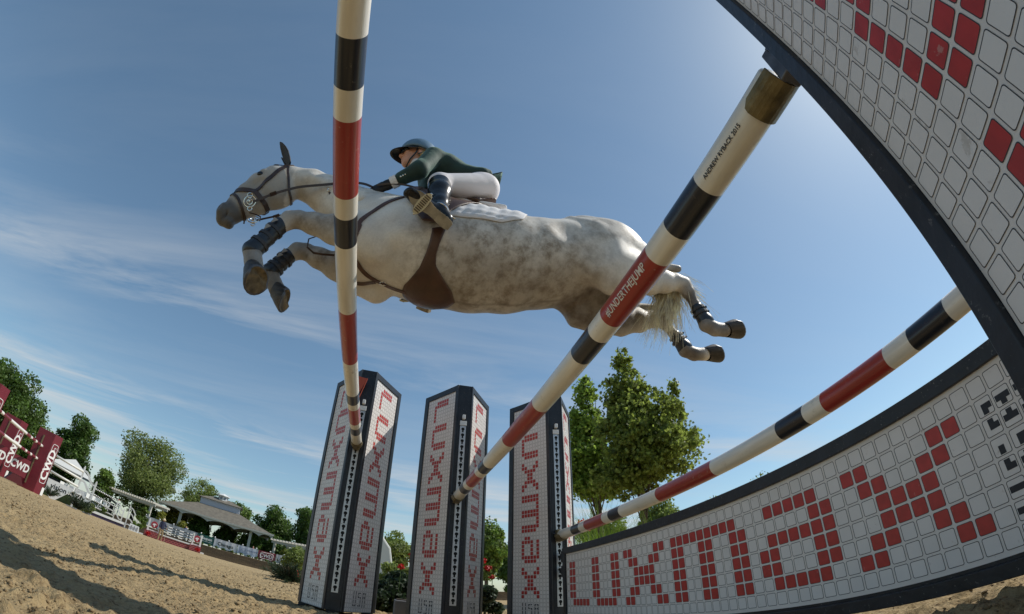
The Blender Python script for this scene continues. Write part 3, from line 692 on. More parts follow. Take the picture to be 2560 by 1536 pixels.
def coat_layers(V, Nn):
    x, y, z = V.T; dark = np.zeros(len(V)) + np.where((y > .86) & (z > 1.9), .22 + .30 * ss(y * .57 - z * .82, -1.45, -1.20), 0); dap = np.zeros(len(V)); br = np.zeros(len(V))
    # dark skin round the nose and mouth, eye, legs below knee and hock
    mz = ss(z * -.82 + y * .57, -.93 * 1.0 + .0, -.80 + .0) * 0
    t = (y - .93) * .52 - (z - 2.40) * .85                              # distance down the head
    head = (y > .88) & (z > 1.88) & (np.abs(x - HX) < .13)
    dark = np.where(head, np.maximum(dark, ss(t, .33, .42) * .90), dark)
    dark = np.maximum(dark, np.where(head, .75 * blob(V, (HX - .07, 1.06, 2.315), (.05, .05, .05)), 0))
    dark = np.maximum(dark, np.where(head, .75 * blob(V, (HX + .07, 1.06, 2.315), (.05, .05, .05)), 0))
    knees = [(2.0, .70, 1.975), (2.28, .69, 1.98), (2.0, -1.60, 2.02), (2.28, -1.56, 1.93)]
    for k_ in knees: br = np.maximum(br, .8 * blob(V, k_, (.09, .13, .07)))
    dark = np.maximum(dark, .8 * blob(V, (2.0, -1.60, 2.11), (.07, .08, .06))); dark = np.maximum(dark, .8 * blob(V, (2.28, -1.56, 1.985), (.06, .07, .05)))
    for P_ in ([(2.0, .40, 1.95), (2.0, .62, 1.96)], [(2.28, .36, 1.89), (2.28, .6, 1.95)]): br = np.maximum(br, .62 * ss(-near_path(V, P_), -.14, -.04)); dap = np.maximum(dap, 1.0 * ss(-near_path(V, P_), -.14, -.04))
    for P_ in ([(2.0, .8, 1.83), (2.0, .86, 1.66), (2.0, .8, 1.55)], [(2.28, .78, 1.86), (2.28, .81, 1.74), (2.28, .75, 1.62)]): br = np.maximum(br, .9 * ss(-near_path(V, P_), -.09, -.03))
    for P_ in ([(2.0, -1.63, 1.93), (2.0, -1.70, 1.70), (2.0, -1.84, 1.67)], [(2.28, -1.60, 1.87), (2.28, -1.72, 1.67), (2.28, -1.78, 1.65)]): br = np.maximum(br, .95 * ss(-near_path(V, P_), -.10, -.03)); dap = np.maximum(dap, .5 * ss(-near_path(V, P_), -.09, -.03))
    for P_, d_ in (([(2.0, .85, 1.69), (2.0, .80, 1.58)], .42), ([(2.28, .82, 1.76), (2.28, .74, 1.66)], .42), ([(2.0, -1.66, 1.85), (2.0, -1.71, 1.69), (2.0, -1.78, 1.67)], .40), ([(2.28, -1.65, 1.80), (2.28, -1.72, 1.67), (2.28, -1.76, 1.66)], .32), ([(2.0, .66, 1.97), (2.0, .75, 1.93)], .28), ([(2.28, .64, 1.97), (2.28, .73, 1.94)], .30)):
        dark = np.maximum(dark, d_ * ss(-near_path(V, P_), -.085, -.04))
    trunk = (y > -1.7) & (y < .5) & (z > 1.6)
    dap = np.maximum(dap, np.where(trunk, 1.0 * ss(y, .25, -.15) * ss(y, -1.3, -.7) * ss(z, 2.30, 2.12), 0))      # dappled belly and flank
    dap = np.maximum(dap, np.where(trunk, .95 * ss(y, -.70, -1.1) * ss(z, 2.0, 2.2), 0)); dap = np.maximum(dap, .9 * blob(V, (2.02, .08, 1.98), (.16, .16, .10)))
    dap = np.maximum(dap, np.where(y > .3, .45 * ss(z, 2.1, 2.25), 0) * ~head)
    mid = np.exp(-((x - HX - .0) / .018) ** 2) * (z < 1.86) * ss(y, -.05, -.2) * ss(y, -1.3, -1.0)
    br = np.maximum(br, .8 * mid)
    br = np.maximum(br, np.clip(2.6 * blob(V, (HX + .06, -1.12, 1.93), (.20, .34, .20)), 0, 1) * (Nn[:, 2] < .3) * ((V[:, 0] > 1.99) & (V[:, 0] < 2.36)))                                         # mostly shade between the thighs, painted into the coat as brown
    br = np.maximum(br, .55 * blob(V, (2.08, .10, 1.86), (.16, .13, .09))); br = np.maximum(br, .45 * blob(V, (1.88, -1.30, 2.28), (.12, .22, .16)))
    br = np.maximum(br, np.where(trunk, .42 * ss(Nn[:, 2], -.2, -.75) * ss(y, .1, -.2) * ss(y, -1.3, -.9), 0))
    br = np.maximum(br, .5 * blob(V, (2.05, .78, 2.25), (.12, .12, .09)))
    return np.stack([dark, dap, br, np.ones(len(V))], 1)

def vnormals(V, F):
    n = np.cross(V[F[:, 2]] - V[F[:, 0]], V[F[:, 3]] - V[F[:, 1]]); o = np.zeros_like(V)
    for i in range(4):
        for c in range(3): o[:, c] += np.bincount(F[:, i], weights=n[:, c], minlength=len(V))
    return o / (np.linalg.norm(o, axis=1, keepdims=True) + 1e-12)
HP = horse_prims()
horse = thing('horse', 'dapple grey horse in full flight over the jump with forelegs folded', 'horse', (HX, 0, 2.03))
HL = np.array((HX, 0, 2.03))
V_, F_ = sdf_mesh(HP, .0092); V_ = relax(V_, F_, 2, .4)
hb = npmesh('body', V_ - HL, F_, M_COAT, horse)
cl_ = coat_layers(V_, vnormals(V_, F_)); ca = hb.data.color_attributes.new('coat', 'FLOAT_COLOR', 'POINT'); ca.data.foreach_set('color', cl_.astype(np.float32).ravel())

def sdf_part(name, prims, h, m, parent, base, it=2, smooth=True):
    V, F = sdf_mesh(prims, h); V = relax(V, F, it, .4); return npmesh(name, V - np.array(base), F, m, parent, smooth)
m_hoof = mat('hoof_horn', (.045, .038, .032), rough=.5, var=.5, vscale=18, stretch=(1, 1, 4), bump=.2, bscale=50)
m_sole = mat('hoof_sole', (.17, .12, .06), rough=.8, var=.5, vscale=25)
m_boot = mat('boot_shell', (.016, .018, .024), rough=.38, coat=.2, var=.3, vscale=12)
m_strap = mat('boot_strap', (.035, .035, .04), rough=.5)
m_patch = mat('boot_patch', (.30, .29, .27), rough=.6)
def hoof(c, ax, fwd, sc=1.0, shoe=True):
    """c coronet centre, ax down the hoof to the sole, fwd toward the toe"""
    ax = nrm(ax); fwd = np.array(fwd, float); fwd = nrm(fwd - ax * (fwd @ ax)); sd = np.cross(ax, fwd); n = 20; V = []; F = []
    rings = [(0, .042, .044, 0), (.012, .046, .048, .002), (.04, .052, .057, .012), (.072, .058, .066, .022), (.078, .058, .066, .023), (.080, .050, .058, .023), (.070, .038, .044, .02), (.068, .0, .0, .01)]
    for h_, w, f_, o in rings:
        for k in range(n):
            a = 2 * math.pi * k / n; cs, sn = math.cos(a), math.sin(a); ff = f_ * cs * (1 if cs > 0 else .72); hh = h_ * (1 - .30 * (cs < -.3) * (h_ > .03) * .6)
            V.append(np.array(c) + sc * (ax * hh + fwd * (ff + o) + sd * w * sn))
    for i in range(len(rings) - 1):
        for k in range(n): k2 = (k + 1) % n; F.append((i * n + k, i * n + k2, (i + 1) * n + k2, (i + 1) * n + k))
    mb = MB(); mb.v = [tuple(v - HL) for v in V]; mb.f = F; mb.m = [0] * (3 * n) + [1 if False else 2] * n + [2] * n + [1] * (2 * n)
    return mb.build('hoof', [m_hoof, m_sole, m_steel], horse, smooth=True)
hoof((2.0, .812, 1.592), (-.40, -.72, -.50), (.1, .15, -1), 1.30)
hoof((2.28, .752, 1.672), (-.06, -1, -.30), (0, .28, -1), 1.22)
hoof((2.0, -1.835, 1.676), (0, -.86, .50), (0, -.55, -.85), 1.20)
hoof((2.28, -1.865, 1.664), (0, -.88, .48), (0, -.5, -.87), 1.20)
# tendon boots in front, fetlock boots behind
def tendon(X, a, b, c, kn):
    root = sdf_part('tendon_boot', segs([((X, a[0], a[1]), .045, .052), ((X, b[0], b[1]), .038, .046), ((X, c[0], c[1]), .050, .058)], k=.01), .006, m_boot, horse, HL)
    d = nrm((0, c[0] - a[0], c[1] - a[1]))
    sb = MB()
    for t_ in (.22, .48, .74):
        p = np.array((X, a[0], a[1])) + (np.array((X, c[0], c[1])) - np.array((X, a[0], a[1]))) * t_; r = np.interp(t_, (0, .5, 1), (.049, .043, .053))
        ring = [p + np.array((r * .93 * math.cos(q_), 0, 0)) + np.cross(d, (1, 0, 0)) * r * 1.12 * math.sin(q_) for q_ in np.linspace(0, 2 * math.pi, 17)]
        nn = [r_ - p for r_ in ring]; sb.ribbon([r_ - HL for r_ in ring], nn, .018, .003)
    sb.each('boot_strap', m_strap, root)
    pb = MB()
    for t_ in (.12, .38):
        p = np.array((X, a[0], a[1])) + (np.array((X, c[0], c[1])) - np.array((X, a[0], a[1]))) * t_; up = np.cross(d, (1, 0, 0)); up = up if up[2] > 0 else -up
        o_ = p + np.array((-.057, 0, 0)) + up * .012; pb.prism([o_ - HL + d * .022, o_ - HL - d * .016 + up * .012, o_ - HL - d * .016 - up * .018], (-1, 0, 0), .003)
    pb.each('boot_patch', m_patch, root)
tendon(2.0, (.772, 1.893), (.812, 1.79), (.857, 1.695), 0)
tendon(2.28, (.755, 1.905), (.785, 1.84), (.818, 1.775), 0)
def fetboot(X, a, c):
    A_ = np.array((X, a[0], a[1])); C_ = np.array((X, c[0], c[1])); d = nrm(C_ - A_); bk = np.cross(d, (1, 0, 0)); bk = bk if bk[1] < 0 else -bk
    root = sdf_part('fetlock_boot', segs([(A_, .036, .040), ((A_ + C_) / 2, .036, .042), (C_, .044, .050)], k=.01) + [p_el(C_ + bk * .022 - d * .004, (.042, .034, .05), axes=((1, 0, 0), bk, d), k=.015)], .006, m_boot, horse, HL)
    sb = MB()
    for t_ in (.12, .42):
        p = A_ + (C_ - A_) * t_; r = .043 if t_ > .2 else .041
        ring = [p + np.array((r * math.cos(q_), 0, 0)) + bk * r * 1.08 * math.sin(q_) for q_ in np.linspace(0, 2 * math.pi, 17)]
        sb.ribbon([r_ - HL for r_ in ring], [r_ - p for r_ in ring], .016, .003)
        sb.obox(p - HL + bk * .058, (.018, .03, .012), (1, 0, 0), bk)
    sb.each('boot_strap', m_strap, root)
fetboot(2.0, (-1.663, 1.815), (-1.700, 1.715)); fetboot(2.28, (-1.660, 1.785), (-1.712, 1.69))
# ears, eyes
m_bonnet = mat('dark_ear', (.018, .020, .028), rough=.75, bump=.2, bscale=200)
def ear(x, lean):
    V = []; F = []; n = 10; prof = [(0, .024), (.03, .038), (.08, .048), (.13, .042), (.18, .026), (.21, .005)]
    b = np.array((x, .935, 2.475)); up = nrm((lean, .62, .80)); fr = nrm((.25 * (1 if x > HX else -1), .8, -.55)); fr = nrm(fr - up * (fr @ up)); sd = np.cross(up, fr)
    for h_, w in prof:
        for k in range(n):
            a = 2 * math.pi * k / n; q_ = b + up * h_ + sd * w * math.cos(a) + fr * w * (.55 * math.sin(a) if math.sin(a) < 0 else -.12 * math.sin(a)); V.append(q_ - HL)
    for i in range(len(prof) - 1):
        for k in range(n): k2 = (k + 1) % n; F.append((i * n + k, i * n + k2, (i + 1) * n + k2, (i + 1) * n + k))
    F.append(tuple(range((len(prof) - 1) * n, len(prof) * n))); mb = MB(); mb.v = [tuple(v) for v in V]; mb.f = F; mb.m = [0] * len(F)
    return mb.build('ear', m_bonnet, horse, smooth=True)
ear(HX - .05, -.08); ear(HX + .05, .10)
m_eye = mat('eye', (.006, .005, .005), rough=.08)
for s in (-1, 1): MB().ball(np.array((HX + s * .083, 1.062, 2.305)) - HL, (.012, .021, .019), 12).build('eye', m_eye, horse, smooth=True)
# braided forelock / mane line and tail
m_mane = mat('mane_hair', (.10, .09, .085), rough=.6, var=.4, vscale=30)
m_tail = mat('tail_hair', (.78, .66, .47), rough=.55, var=.45, vscale=18, trans=.35)
mm = MB()
for i in range(22):
    y = .86 - i * .028; zt = np.interp(y, (.1, .25, .4, .6, .8, .9), (2.36, 2.375, 2.405, 2.465, 2.492, 2.49)); mm.ball(np.array((HX + .012, y, zt + .004)) - HL, (.018, .013, .018), 8)
mm.build('braided_mane', m_mane, horse, smooth=True)
def hair(n, root, path, spread, wid, lens, seed, rootsp=.02):
    rg = np.random.default_rng(seed); V = []; F = []; P_ = np.array(path, float); T = np.linspace(0, 1, len(P_))
    for i in range(n):
        o0 = rg.normal(0, rootsp, 3); o1 = rg.normal(0, 1, 3) * spread; L = rg.uniform(*lens); m = 9; ph = rg.uniform(0, 6.28, 3); am = rg.uniform(.004, .02)
        for j in range(m):
            t = j / (m - 1) * L; c = np.array([np.interp(t, T, P_[:, q_]) for q_ in range(3)]) + o0 * (1 - t) + o1 * t ** 1.3 + am * t * np.sin(ph + t * 9)
            w = wid * (1 - .75 * t); d = nrm(np.cross(rg.normal(0, .02, 3) + (0, -.5, -1), (1, .3 * math.sin(ph[0]), .2)))
            V += [c - d * w - HL, c + d * w - HL]
        o = i * 2 * m
        for j in range(m - 1): a = o + 2 * j; F.append((a, a + 1, a + 3, a + 2))
    return np.array(V), np.array(F)
Va, Fa = hair(1500, None, [(HX, -1.42, 2.22), (HX - .03, -1.53, 2.08), (HX - .05, -1.55, 1.95), (HX - .05, -1.48, 1.80), (HX - .04, -1.42, 1.64)], np.array((.055, .075, .035)), .0026, (.35, 1.02), 3, .04)
Vb, Fb = hair(700, None, [(HX - .02, -1.44, 2.20), (HX - .05, -1.58, 2.08), (HX - .08, -1.66, 2.0), (HX - .08, -1.74, 1.88)], np.array((.05, .06, .07)), .0022, (.4, .95), 5, .035)
npmesh('tail', np.concatenate([Va, Vb]), np.concatenate([Fa, Fb + len(Va)]), m_tail, horse, False)
# ---------------------------------------------------------------- tack, laid on the horse's surface
def hgrad(P):
    e = 1e-3; g = np.stack([sdf_points(HP, P + e * np.eye(3)[i]) - sdf_points(HP, P - e * np.eye(3)[i]) for i in range(3)], -1); return g / (np.linalg.norm(g, axis=-1, keepdims=True) + 1e-9)
def snap(P, lift=0.0, it=6):
    P = np.array(P, float)
    for _ in range(it): P = P - hgrad(P) * (sdf_points(HP, P)[..., None] - lift) * .8
    return P, hgrad(P)
def dens(P, n):
    P = np.array(P, float); L = np.r_[0, np.cumsum(np.linalg.norm(np.diff(P, axis=0), axis=1))]; s = np.linspace(0, L[-1], n); return np.stack([np.interp(s, L, P[:, i]) for i in range(3)], 1)
def smoothline(P, it=2):
    P = np.array(P, float)
    for _ in range(it): P[1:-1] = (P[:-2] + 2 * P[1:-1] + P[2:]) / 4
    return P
def mirror(P): P = np.array(P, float); P[:, 0] = 2 * HX - P[:, 0]; return P
m_leather = mat('dark_leather', (.040, .020, .012), rough=.42, var=.3, vscale=20, coat=.1)
m_brown = mat('brown_leather', (.075, .032, .017), rough=.45, var=.25, vscale=9, bump=.15, bscale=120, coat=.12)
m_silver = mat('silver', (.72, .72, .70), rough=.18, metal=1)
m_pad = mat('pad_cloth', (.72, .70, .70), rough=.85)
def strap(mb, pts, w, n=24, th=.004, lift=.003):
    P = smoothline(dens(pts, n), 3); P, N_ = snap(P, lift); mb.ribbon(P, N_, w, th, lift=0)
bridle = thing('bridle', 'dark brown bridle with silver bit and reins on the grey horse\'s head', 'bridle', (HX, 1.0, 2.3)); BL = np.array((HX, 1.0, 2.3))
def loc(mb, base): mb.v = [tuple(np.array(v) - base) for v in mb.v]; return mb
cheek = [(2.12, .91, 2.475), (2.083, .918, 2.445), (2.07, .936, 2.401), (2.058, .962, 2.324), (2.063, .99, 2.259), (2.072, 1.005, 2.214), (2.085, 1.03, 2.17)]
for k_, (nm, pts, w) in enumerate((('cheekpiece', cheek, .026), ('browband', [(2.09, .935, 2.434), (2.08, .99, 2.432), (2.12, 1.02, 2.44), (2.15, 1.025, 2.443)], .026),
      ('throatlash', [(2.073, .914, 2.421), (2.065, .905, 2.372), (2.075, .875, 2.301), (2.10, .855, 2.24), (2.15, .85, 2.215)], .014),
      ('noseband', [(2.15, 1.175, 2.165), (2.11, 1.15, 2.165), (2.084, 1.109, 2.16), (2.085, 1.084, 2.17), (2.085, 1.042, 2.165), (2.10, 1.0, 2.135), (2.15, .985, 2.125)], .030),
      ('flash_strap', [(2.15, 1.185, 2.135), (2.11, 1.165, 2.125), (2.095, 1.12, 2.09), (2.105, 1.08, 2.045), (2.15, 1.06, 2.02)], .018))):
    mb = MB(); strap(mb, pts, w); strap(mb, mirror(pts), w); loc(mb, BL).each(nm, m_leather, bridle)
mb = MB(); strap(mb, [(2.10, .92, 2.46), (2.12, .93, 2.487), (2.15, .925, 2.495), (2.18, .93, 2.487), (2.20, .92, 2.46)], .028, 12); loc(mb, BL).build('headpiece', m_leather, bridle)
def ring(mb, c, r, nrm_, tr=.0032, n=22, a0=0, a1=360):
    nrm_ = nrm(nrm_); u = nrm(np.cross(nrm_, (0, 1, .2))); w = np.cross(nrm_, u); pts = [np.array(c) + r * (math.cos(R(a)) * u + math.sin(R(a)) * w) for a in np.linspace(a0, a1, n)]; mb.tube(pts, tr, 6)
for s in (1, -1):
    X_ = lambda x: HX + s * (HX - x) * -1 if s > 0 else x
    q = lambda p: np.array((2 * HX - p[0] if s < 0 else p[0], p[1], p[2]))
    mb = MB(); ring(mb, q((2.072, 1.035, 2.075)), .036, (1 * s, .05, .35), .0038); ring(mb, q((2.074, 1.035, 2.075)), .017, (1 * s, 0, .35), .003); ring(mb, q((2.076, 1.055, 2.125)), .016, (1 * s, .05, .35), .003); ring(mb, q((2.08, 1.018, 2.030)), .013, (1 * s, .05, .3), .003)
    mb.ball(q((2.07, 1.035, 2.075)), .009, 8); loc(mb, BL).each('bit_ring', m_silver, bridle)
mb = MB(); mb.tube([(2.105, 1.02, 2.02), (2.12, .985, 2.03), (2.15, .965, 2.045), (2.19, .975, 2.045)], .004, 6); mb.tube([(2.13, 1.055, 2.02), (2.15, 1.05, 2.0), (2.16, 1.045, 1.975)], .0055, 6, squash=.4); loc(mb, BL).build('chin_strap', m_leather, bridle)
def freestrap(mb, pts, w, th=.004, n=20, nv=(1, 0, .4)):
    P = smoothline(dens(pts, n), 3); mb.ribbon(P, np.array(nv, float), w, th, lift=0)
for s in (1, -1):
    q = lambda p: (2 * HX - p[0] if s < 0 else p[0], p[1], p[2]); mb = MB()
    a = [(2.068, 1.015, 2.075), (2.05, .90, 2.165), (2.035, .78, 2.235), (2.02, .62, 2.285), (2.0, .50, 2.32), (2.02, .40, 2.355), (2.06, .345, 2.372)]
    freestrap(mb, [q(p) for p in a], .015, .004, 40, (1 * s, .1, .25))
    freestrap(mb, [q(p) for p in [(2.01, .33, 2.35), (1.99, .25, 2.37), (1.985, .16, 2.375), (2.02, .06, 2.40)]], .012, .003)
    mb.tube([q((2.053, .93, 2.14)), q((2.052, .90, 2.166))], .016, 8, squash=.5); loc(mb, BL).each('rein', m_leather, bridle)
breast = thing('breastplate', 'brown leather breastplate and martingale straps across the horse\'s chest', 'breastplate', (HX, .4, 2.1)); BB = np.array((HX, .4, 2.1))
mb = MB(); strap(mb, [(1.93, .12, 2.22), (1.93, .22, 2.12), (1.95, .30, 2.0), (1.99, .34, 1.90), (2.03, .33, 1.82), (2.07, .30, 1.785), (2.10, .271, 1.774), (2.143, .213, 1.765), (2.16, .138, 1.755), (2.16, .04, 1.742), (2.16, -.08, 1.725)], .024, 50); strap(mb, [(2.37, .12, 2.22), (2.37, .22, 2.12), (2.35, .30, 2.0), (2.30, .35, 1.90), (2.24, .33, 1.82), (2.19, .27, 1.79), (2.16, .21, 1.77)], .022, 40); loc(mb, BB).each('chest_strap', m_brown, breast)
mb = MB(); freestrap(mb, [(2.045, .60, 2.26), (2.07, .54, 2.15), (2.12, .49, 2.06), (2.15, .43, 2.0)], .013); freestrap(mb, [(2.12, .50, 2.07), (2.11, .44, 2.07), (2.08, .36, 2.10)], .010); mb.tube([(2.13, .60, 1.97), (2.11, .625, 1.93), (2.12, .62, 1.88), (2.14, .58, 1.865), (2.15, .53, 1.875), (2.17, .47, 1.90)], .007, 6, squash=.5); loc(mb, BB).each('martingale_strap', m_leather, breast)
mb = MB(); ring(mb, (2.143, .165, 1.757), .017, (0, 0, 1)); ring(mb, (2.046, .60, 2.268), .012, (1, .2, 0)); loc(mb, BB).each('buckle', m_silver, breast)

def patch(rows_l, rows_r, nu, nv, th, lift, name, m, parent, base, puff=0):
    Lp, Rp = dens(rows_l, nv), dens(rows_r, nv); G = np.array([[Lp[j] + (Rp[j] - Lp[j]) * i / (nu - 1) for i in range(nu)] for j in range(nv)]); G, N_ = snap(G, lift, 8)
    edge = np.minimum.outer(np.minimum(np.arange(nv), nv - 1 - np.arange(nv)), np.full(nu, 99)); edge = np.minimum(edge, np.minimum(np.arange(nu), nu - 1 - np.arange(nu))[None]); T_ = np.clip(edge / 2., .35, 1)[..., None] * th
    if puff: I, J = np.meshgrid(np.arange(nu), np.arange(nv)); T_ = T_ + puff * (np.abs(np.sin(I * .55)) * np.abs(np.sin(J * .55)))[..., None] * np.clip(edge / 3., 0, 1)[..., None]
    top = (G + N_ * T_).reshape(-1, 3); bot = G.reshape(-1, 3); V = np.concatenate([top, bot]) - base; n = nu * nv; F = []
    for j in range(nv - 1):
        for i in range(nu - 1): a = j * nu + i; F.append((a, a + 1, a + nu + 1, a + nu)); F.append((n + a, n + a + nu, n + a + nu + 1, n + a + 1))
    ring_ = [i for i in range(nu)] + [j * nu + nu - 1 for j in range(1, nv)] + [(nv - 1) * nu + i for i in range(nu - 2, -1, -1)] + [j * nu for j in range(nv - 2, 0, -1)]
    for a, b in zip(ring_, ring_[1:] + ring_[:1]): F.append((a, n + a, n + b, b))
    V = np.array(V); F = np.array(F)
    f0 = F[0]; nn = np.cross(V[f0[1]] - V[f0[0]], V[f0[2]] - V[f0[0]]); 
    if nn @ N_[0, 0] < 0: F = F[:, ::-1]
    return npmesh(name, V, F, m, parent)
saddle = thing('saddle', 'brown jumping saddle with girth and stirrups under the rider', 'saddle', (HX, -.15, 2.38)); SB = np.array((HX, -.15, 2.38))
gl = [(1.865, -.04, 1.96), (1.865, -.04, 1.934), (1.889, -.037, 1.879), (1.916, -.031, 1.841), (1.977, -.012, 1.787), (2.044, .023, 1.758), (2.10, .052, 1.745), (2.15, .058, 1.74), (2.20, .052, 1.745), (2.256, .023, 1.758), (2.323, -.012, 1.787), (2.384, -.031, 1.841), (2.41, -.037, 1.88), (2.435, -.04, 1.95)]
gr = [(1.85, -.11, 1.975), (1.852, -.107, 1.953), (1.875, -.091, 1.89), (1.91, -.082, 1.837), (1.949, -.091, 1.794), (2.0, -.14, 1.76), (2.07, -.20, 1.735), (2.15, -.232, 1.728), (2.23, -.20, 1.735), (2.30, -.14, 1.76), (2.351, -.091, 1.794), (2.39, -.082, 1.837), (2.425, -.091, 1.89), (2.45, -.11, 1.96)]
patch(gl, gr, 14, 60, .006, .003, 'girth', m_brown, saddle, SB)
for s in (1, -1):
    q = lambda P: [(2 * HX - p[0] if s < 0 else p[0], p[1], p[2]) for p in P]
    patch(q([(2.08, .03, 2.36), (1.97, .07, 2.28), (1.88, .10, 2.18), (1.86, .08, 2.08), (1.855, .02, 2.0)]), q([(2.08, -.34, 2.37), (1.96, -.31, 2.28), (1.88, -.20, 2.18), (1.85, -.12, 2.08), (1.85, -.10, 1.98)]), 14, 24, .012, .016, 'flap', m_brown, saddle, SB)
    mb = MB(); mb.tube(q([(1.93, .06, 2.30), (1.875, .10, 2.22), (1.85, .10, 2.13)]), [.022, .03, .014], 10); loc(mb, SB).build('knee_roll', m_brown, saddle, smooth=True)
sdf_part('seat', [p_seg((HX, .02, 2.41), (HX, -.08, 2.385), .07, .035, .10, .03, k=.03), p_seg((HX, -.08, 2.385), (HX, -.28, 2.395), .10, .03, .15, .035, k=.03), p_seg((HX, -.28, 2.395), (HX, -.40, 2.455), .15, .03, .13, .018, k=.03)], .009, m_brown, saddle, SB)
padt = thing('saddle_pad', 'white quilted saddle pad showing behind the rider', 'saddle pad', (HX, -.25, 2.3)); PB_ = np.array((HX, -.25, 2.3))
for s in (1, -1):
    q = lambda P: [(2 * HX - p[0] if s < 0 else p[0], p[1], p[2]) for p in P]
    patch(q([(2.15, .14, 2.36), (2.03, .16, 2.31), (1.93, .15, 2.24), (1.88, .10, 2.14), (1.85, .04, 2.05)]), q([(2.15, -.56, 2.36), (2.02, -.57, 2.31), (1.92, -.575, 2.24), (1.85, -.53, 2.13), (1.838, -.40, 2.07)]), 60, 34, .006, .004, 'quilted_side', m_pad, padt, PB_, puff=.007)
mb = sdf_part('half_pad', [p_seg((HX, .08, 2.385), (HX, -.46, 2.385), .12, .03, .15, .032, k=.02)], .01, m_pad, padt, PB_)

# stirrups
def stirrup(c, fw, side, up, parent):
    """c centre of tread"""
    fw, side, up = nrm(fw), nrm(side), nrm(up); mb = MB(); c = np.array(c)
    n = 26; outer = [c + side * .066 * (math.cos(a)) * (1 if abs(math.cos(a)) < .8 else 1) + fw * .026 * math.sin(a) for a in np.linspace(0, 2 * math.pi, n)]
    mb.prism([o - SB - up * .012 for o in outer[:-1]], up, .011); tr = mb.build('stirrup_tread', mat('stirrup_tread', (.55, .50, .34), rough=.5), parent)
    mb = MB()
    for i in range(-4, 5): mb.obox(c + side * i * .0115 - up * .0135 - SB, (.006, .030, .003), side, fw)
    g_ = mb.build('tread_grip', mat('grip', (.10, .075, .05), rough=.8), parent); g_.parent = tr
    mb = MB(); pts = [c + side * .066 * math.cos(a) + up * (.10 * math.sin(a)) ** 1 for a in np.linspace(0, math.pi, 16)]; mb.tube([p - SB for p in pts], .006, 8); b_ = mb.build('stirrup_bow', m_silver, parent, smooth=True); return c + up * .10

# ---------------------------------------------------------------- rider
rider = thing('person', 'rider in dark green jacket, white breeches, black boots and blue helmet leaning over the horse', 'person', (HX, -.1, 2.55), group=None); RL = np.array((HX, -.1, 2.55))
m_skin = mat('skin', (.56, .29, .20), rough=.5, var=.08, vscale=20, sub=.1)
m_jack = mat('jacket_cloth', (.010, .032, .027), rough=.75, var=.25, vscale=12, bump=.3, bscale=25)
m_jack.node_tree.nodes['Principled BSDF'].inputs['Sheen Weight'].default_value = .35; m_jack.node_tree.nodes['Principled BSDF'].inputs['Sheen Roughness'].default_value = .45; m_jack.node_tree.nodes['Principled BSDF'].inputs['Sheen Tint'].default_value = (.55, .85, .72, 1)
m_breech = mat('breeches_cloth', (.74, .70, .72), rough=.7, bump=.25, bscale=18)
m_bb = mat('boot_leather', (.010, .010, .010), rough=.26, coat=.12, spec=.3)
m_glove = mat('glove', (.008, .008, .010), rough=.65, bump=.2, bscale=150)
m_helmet = mat('helmet_shell', (.11, .20, .30), rough=.45, var=.1, vscale=40)
m_helm_dark = mat('helmet_peak', (.008, .010, .014), rough=.3, coat=.3)
hipL, hipR, kneeL, kneeR, ankL, ankR = map(np.array, ((2.06, -.30, 2.555), (2.24, -.30, 2.555), (1.925, -.035, 2.375), (2.375, -.035, 2.375), (1.775, -.06, 2.01), (2.525, -.06, 2.01)))
shL, shR = np.array((1.99, .045, 2.69)), np.array((2.31, .045, 2.69)); elL, elR = np.array((1.93, .10, 2.47)), np.array((2.37, .10, 2.47)); wrL, wrR = np.array((2.02, .255, 2.395)), np.array((2.28, .255, 2.395))
HC_ = np.array((HX, .15, 2.835)); hf = nrm((-.10, 1, .02)); hu = nrm((0, -.04, 1)); hu = nrm(hu - hf * (hu @ hf)); hs = np.cross(hf, hu)
hp = lambda a, b, c: HC_ + hs * a + hf * b + hu * c
hA = (hs, hf, hu)
HEAD = [p_el(hp(0, -.01, .025), (.074, .095, .10), hA, .03), p_el(hp(0, .035, -.055), (.052, .058, .062), hA, .03), p_el(hp(0, .062, -.092), (.026, .024, .022), hA, .02),
        p_cap(hp(0, .088, .012), hp(0, .108, -.028), .009, .014, .012), p_el(hp(.012, .10, -.032), (.008, .009, .008), hA, .008), p_el(hp(-.012, .10, -.032), (.008, .009, .008), hA, .008),
        p_el(hp(0, .088, -.056), (.022, .011, .006), hA, .006), p_el(hp(0, .086, -.066), (.019, .011, .006), hA, .006), p_el(hp(.035, .068, -.02), (.024, .02, .022), hA, .02), p_el(hp(-.035, .068, -.02), (.024, .02, .022), hA, .02),
        p_el(hp(.074, -.015, -.015), (.010, .02, .03), hA, .01), p_el(hp(-.074, -.015, -.015), (.010, .02, .03), hA, .01),
        p_cap(hp(0, -.02, -.07), (HX, .045, 2.715), .052, .058, .02)]
BODY = HEAD + [p_seg((HX, .03, 2.70), (HX, -.02, 2.68), .15, .07, .155, .085, k=.03), p_seg((HX, -.02, 2.68), (HX, -.20, 2.64), .155, .085, .13, .08, k=.03), p_seg((HX, -.20, 2.64), (HX, -.30, 2.58), .13, .07, .14, .08, k=.03)]
BODY += chain([shL, elL, wrL], (.042, .034, .025)) + chain([shR, elR, wrR], (.042, .034, .025)) + chain([hipL, kneeL, ankL], (.07, .05, .034)) + chain([hipR, kneeR, ankR], (.07, .05, .034))
bd = sdf_part('body', BODY, .0058, m_skin, rider, RL)
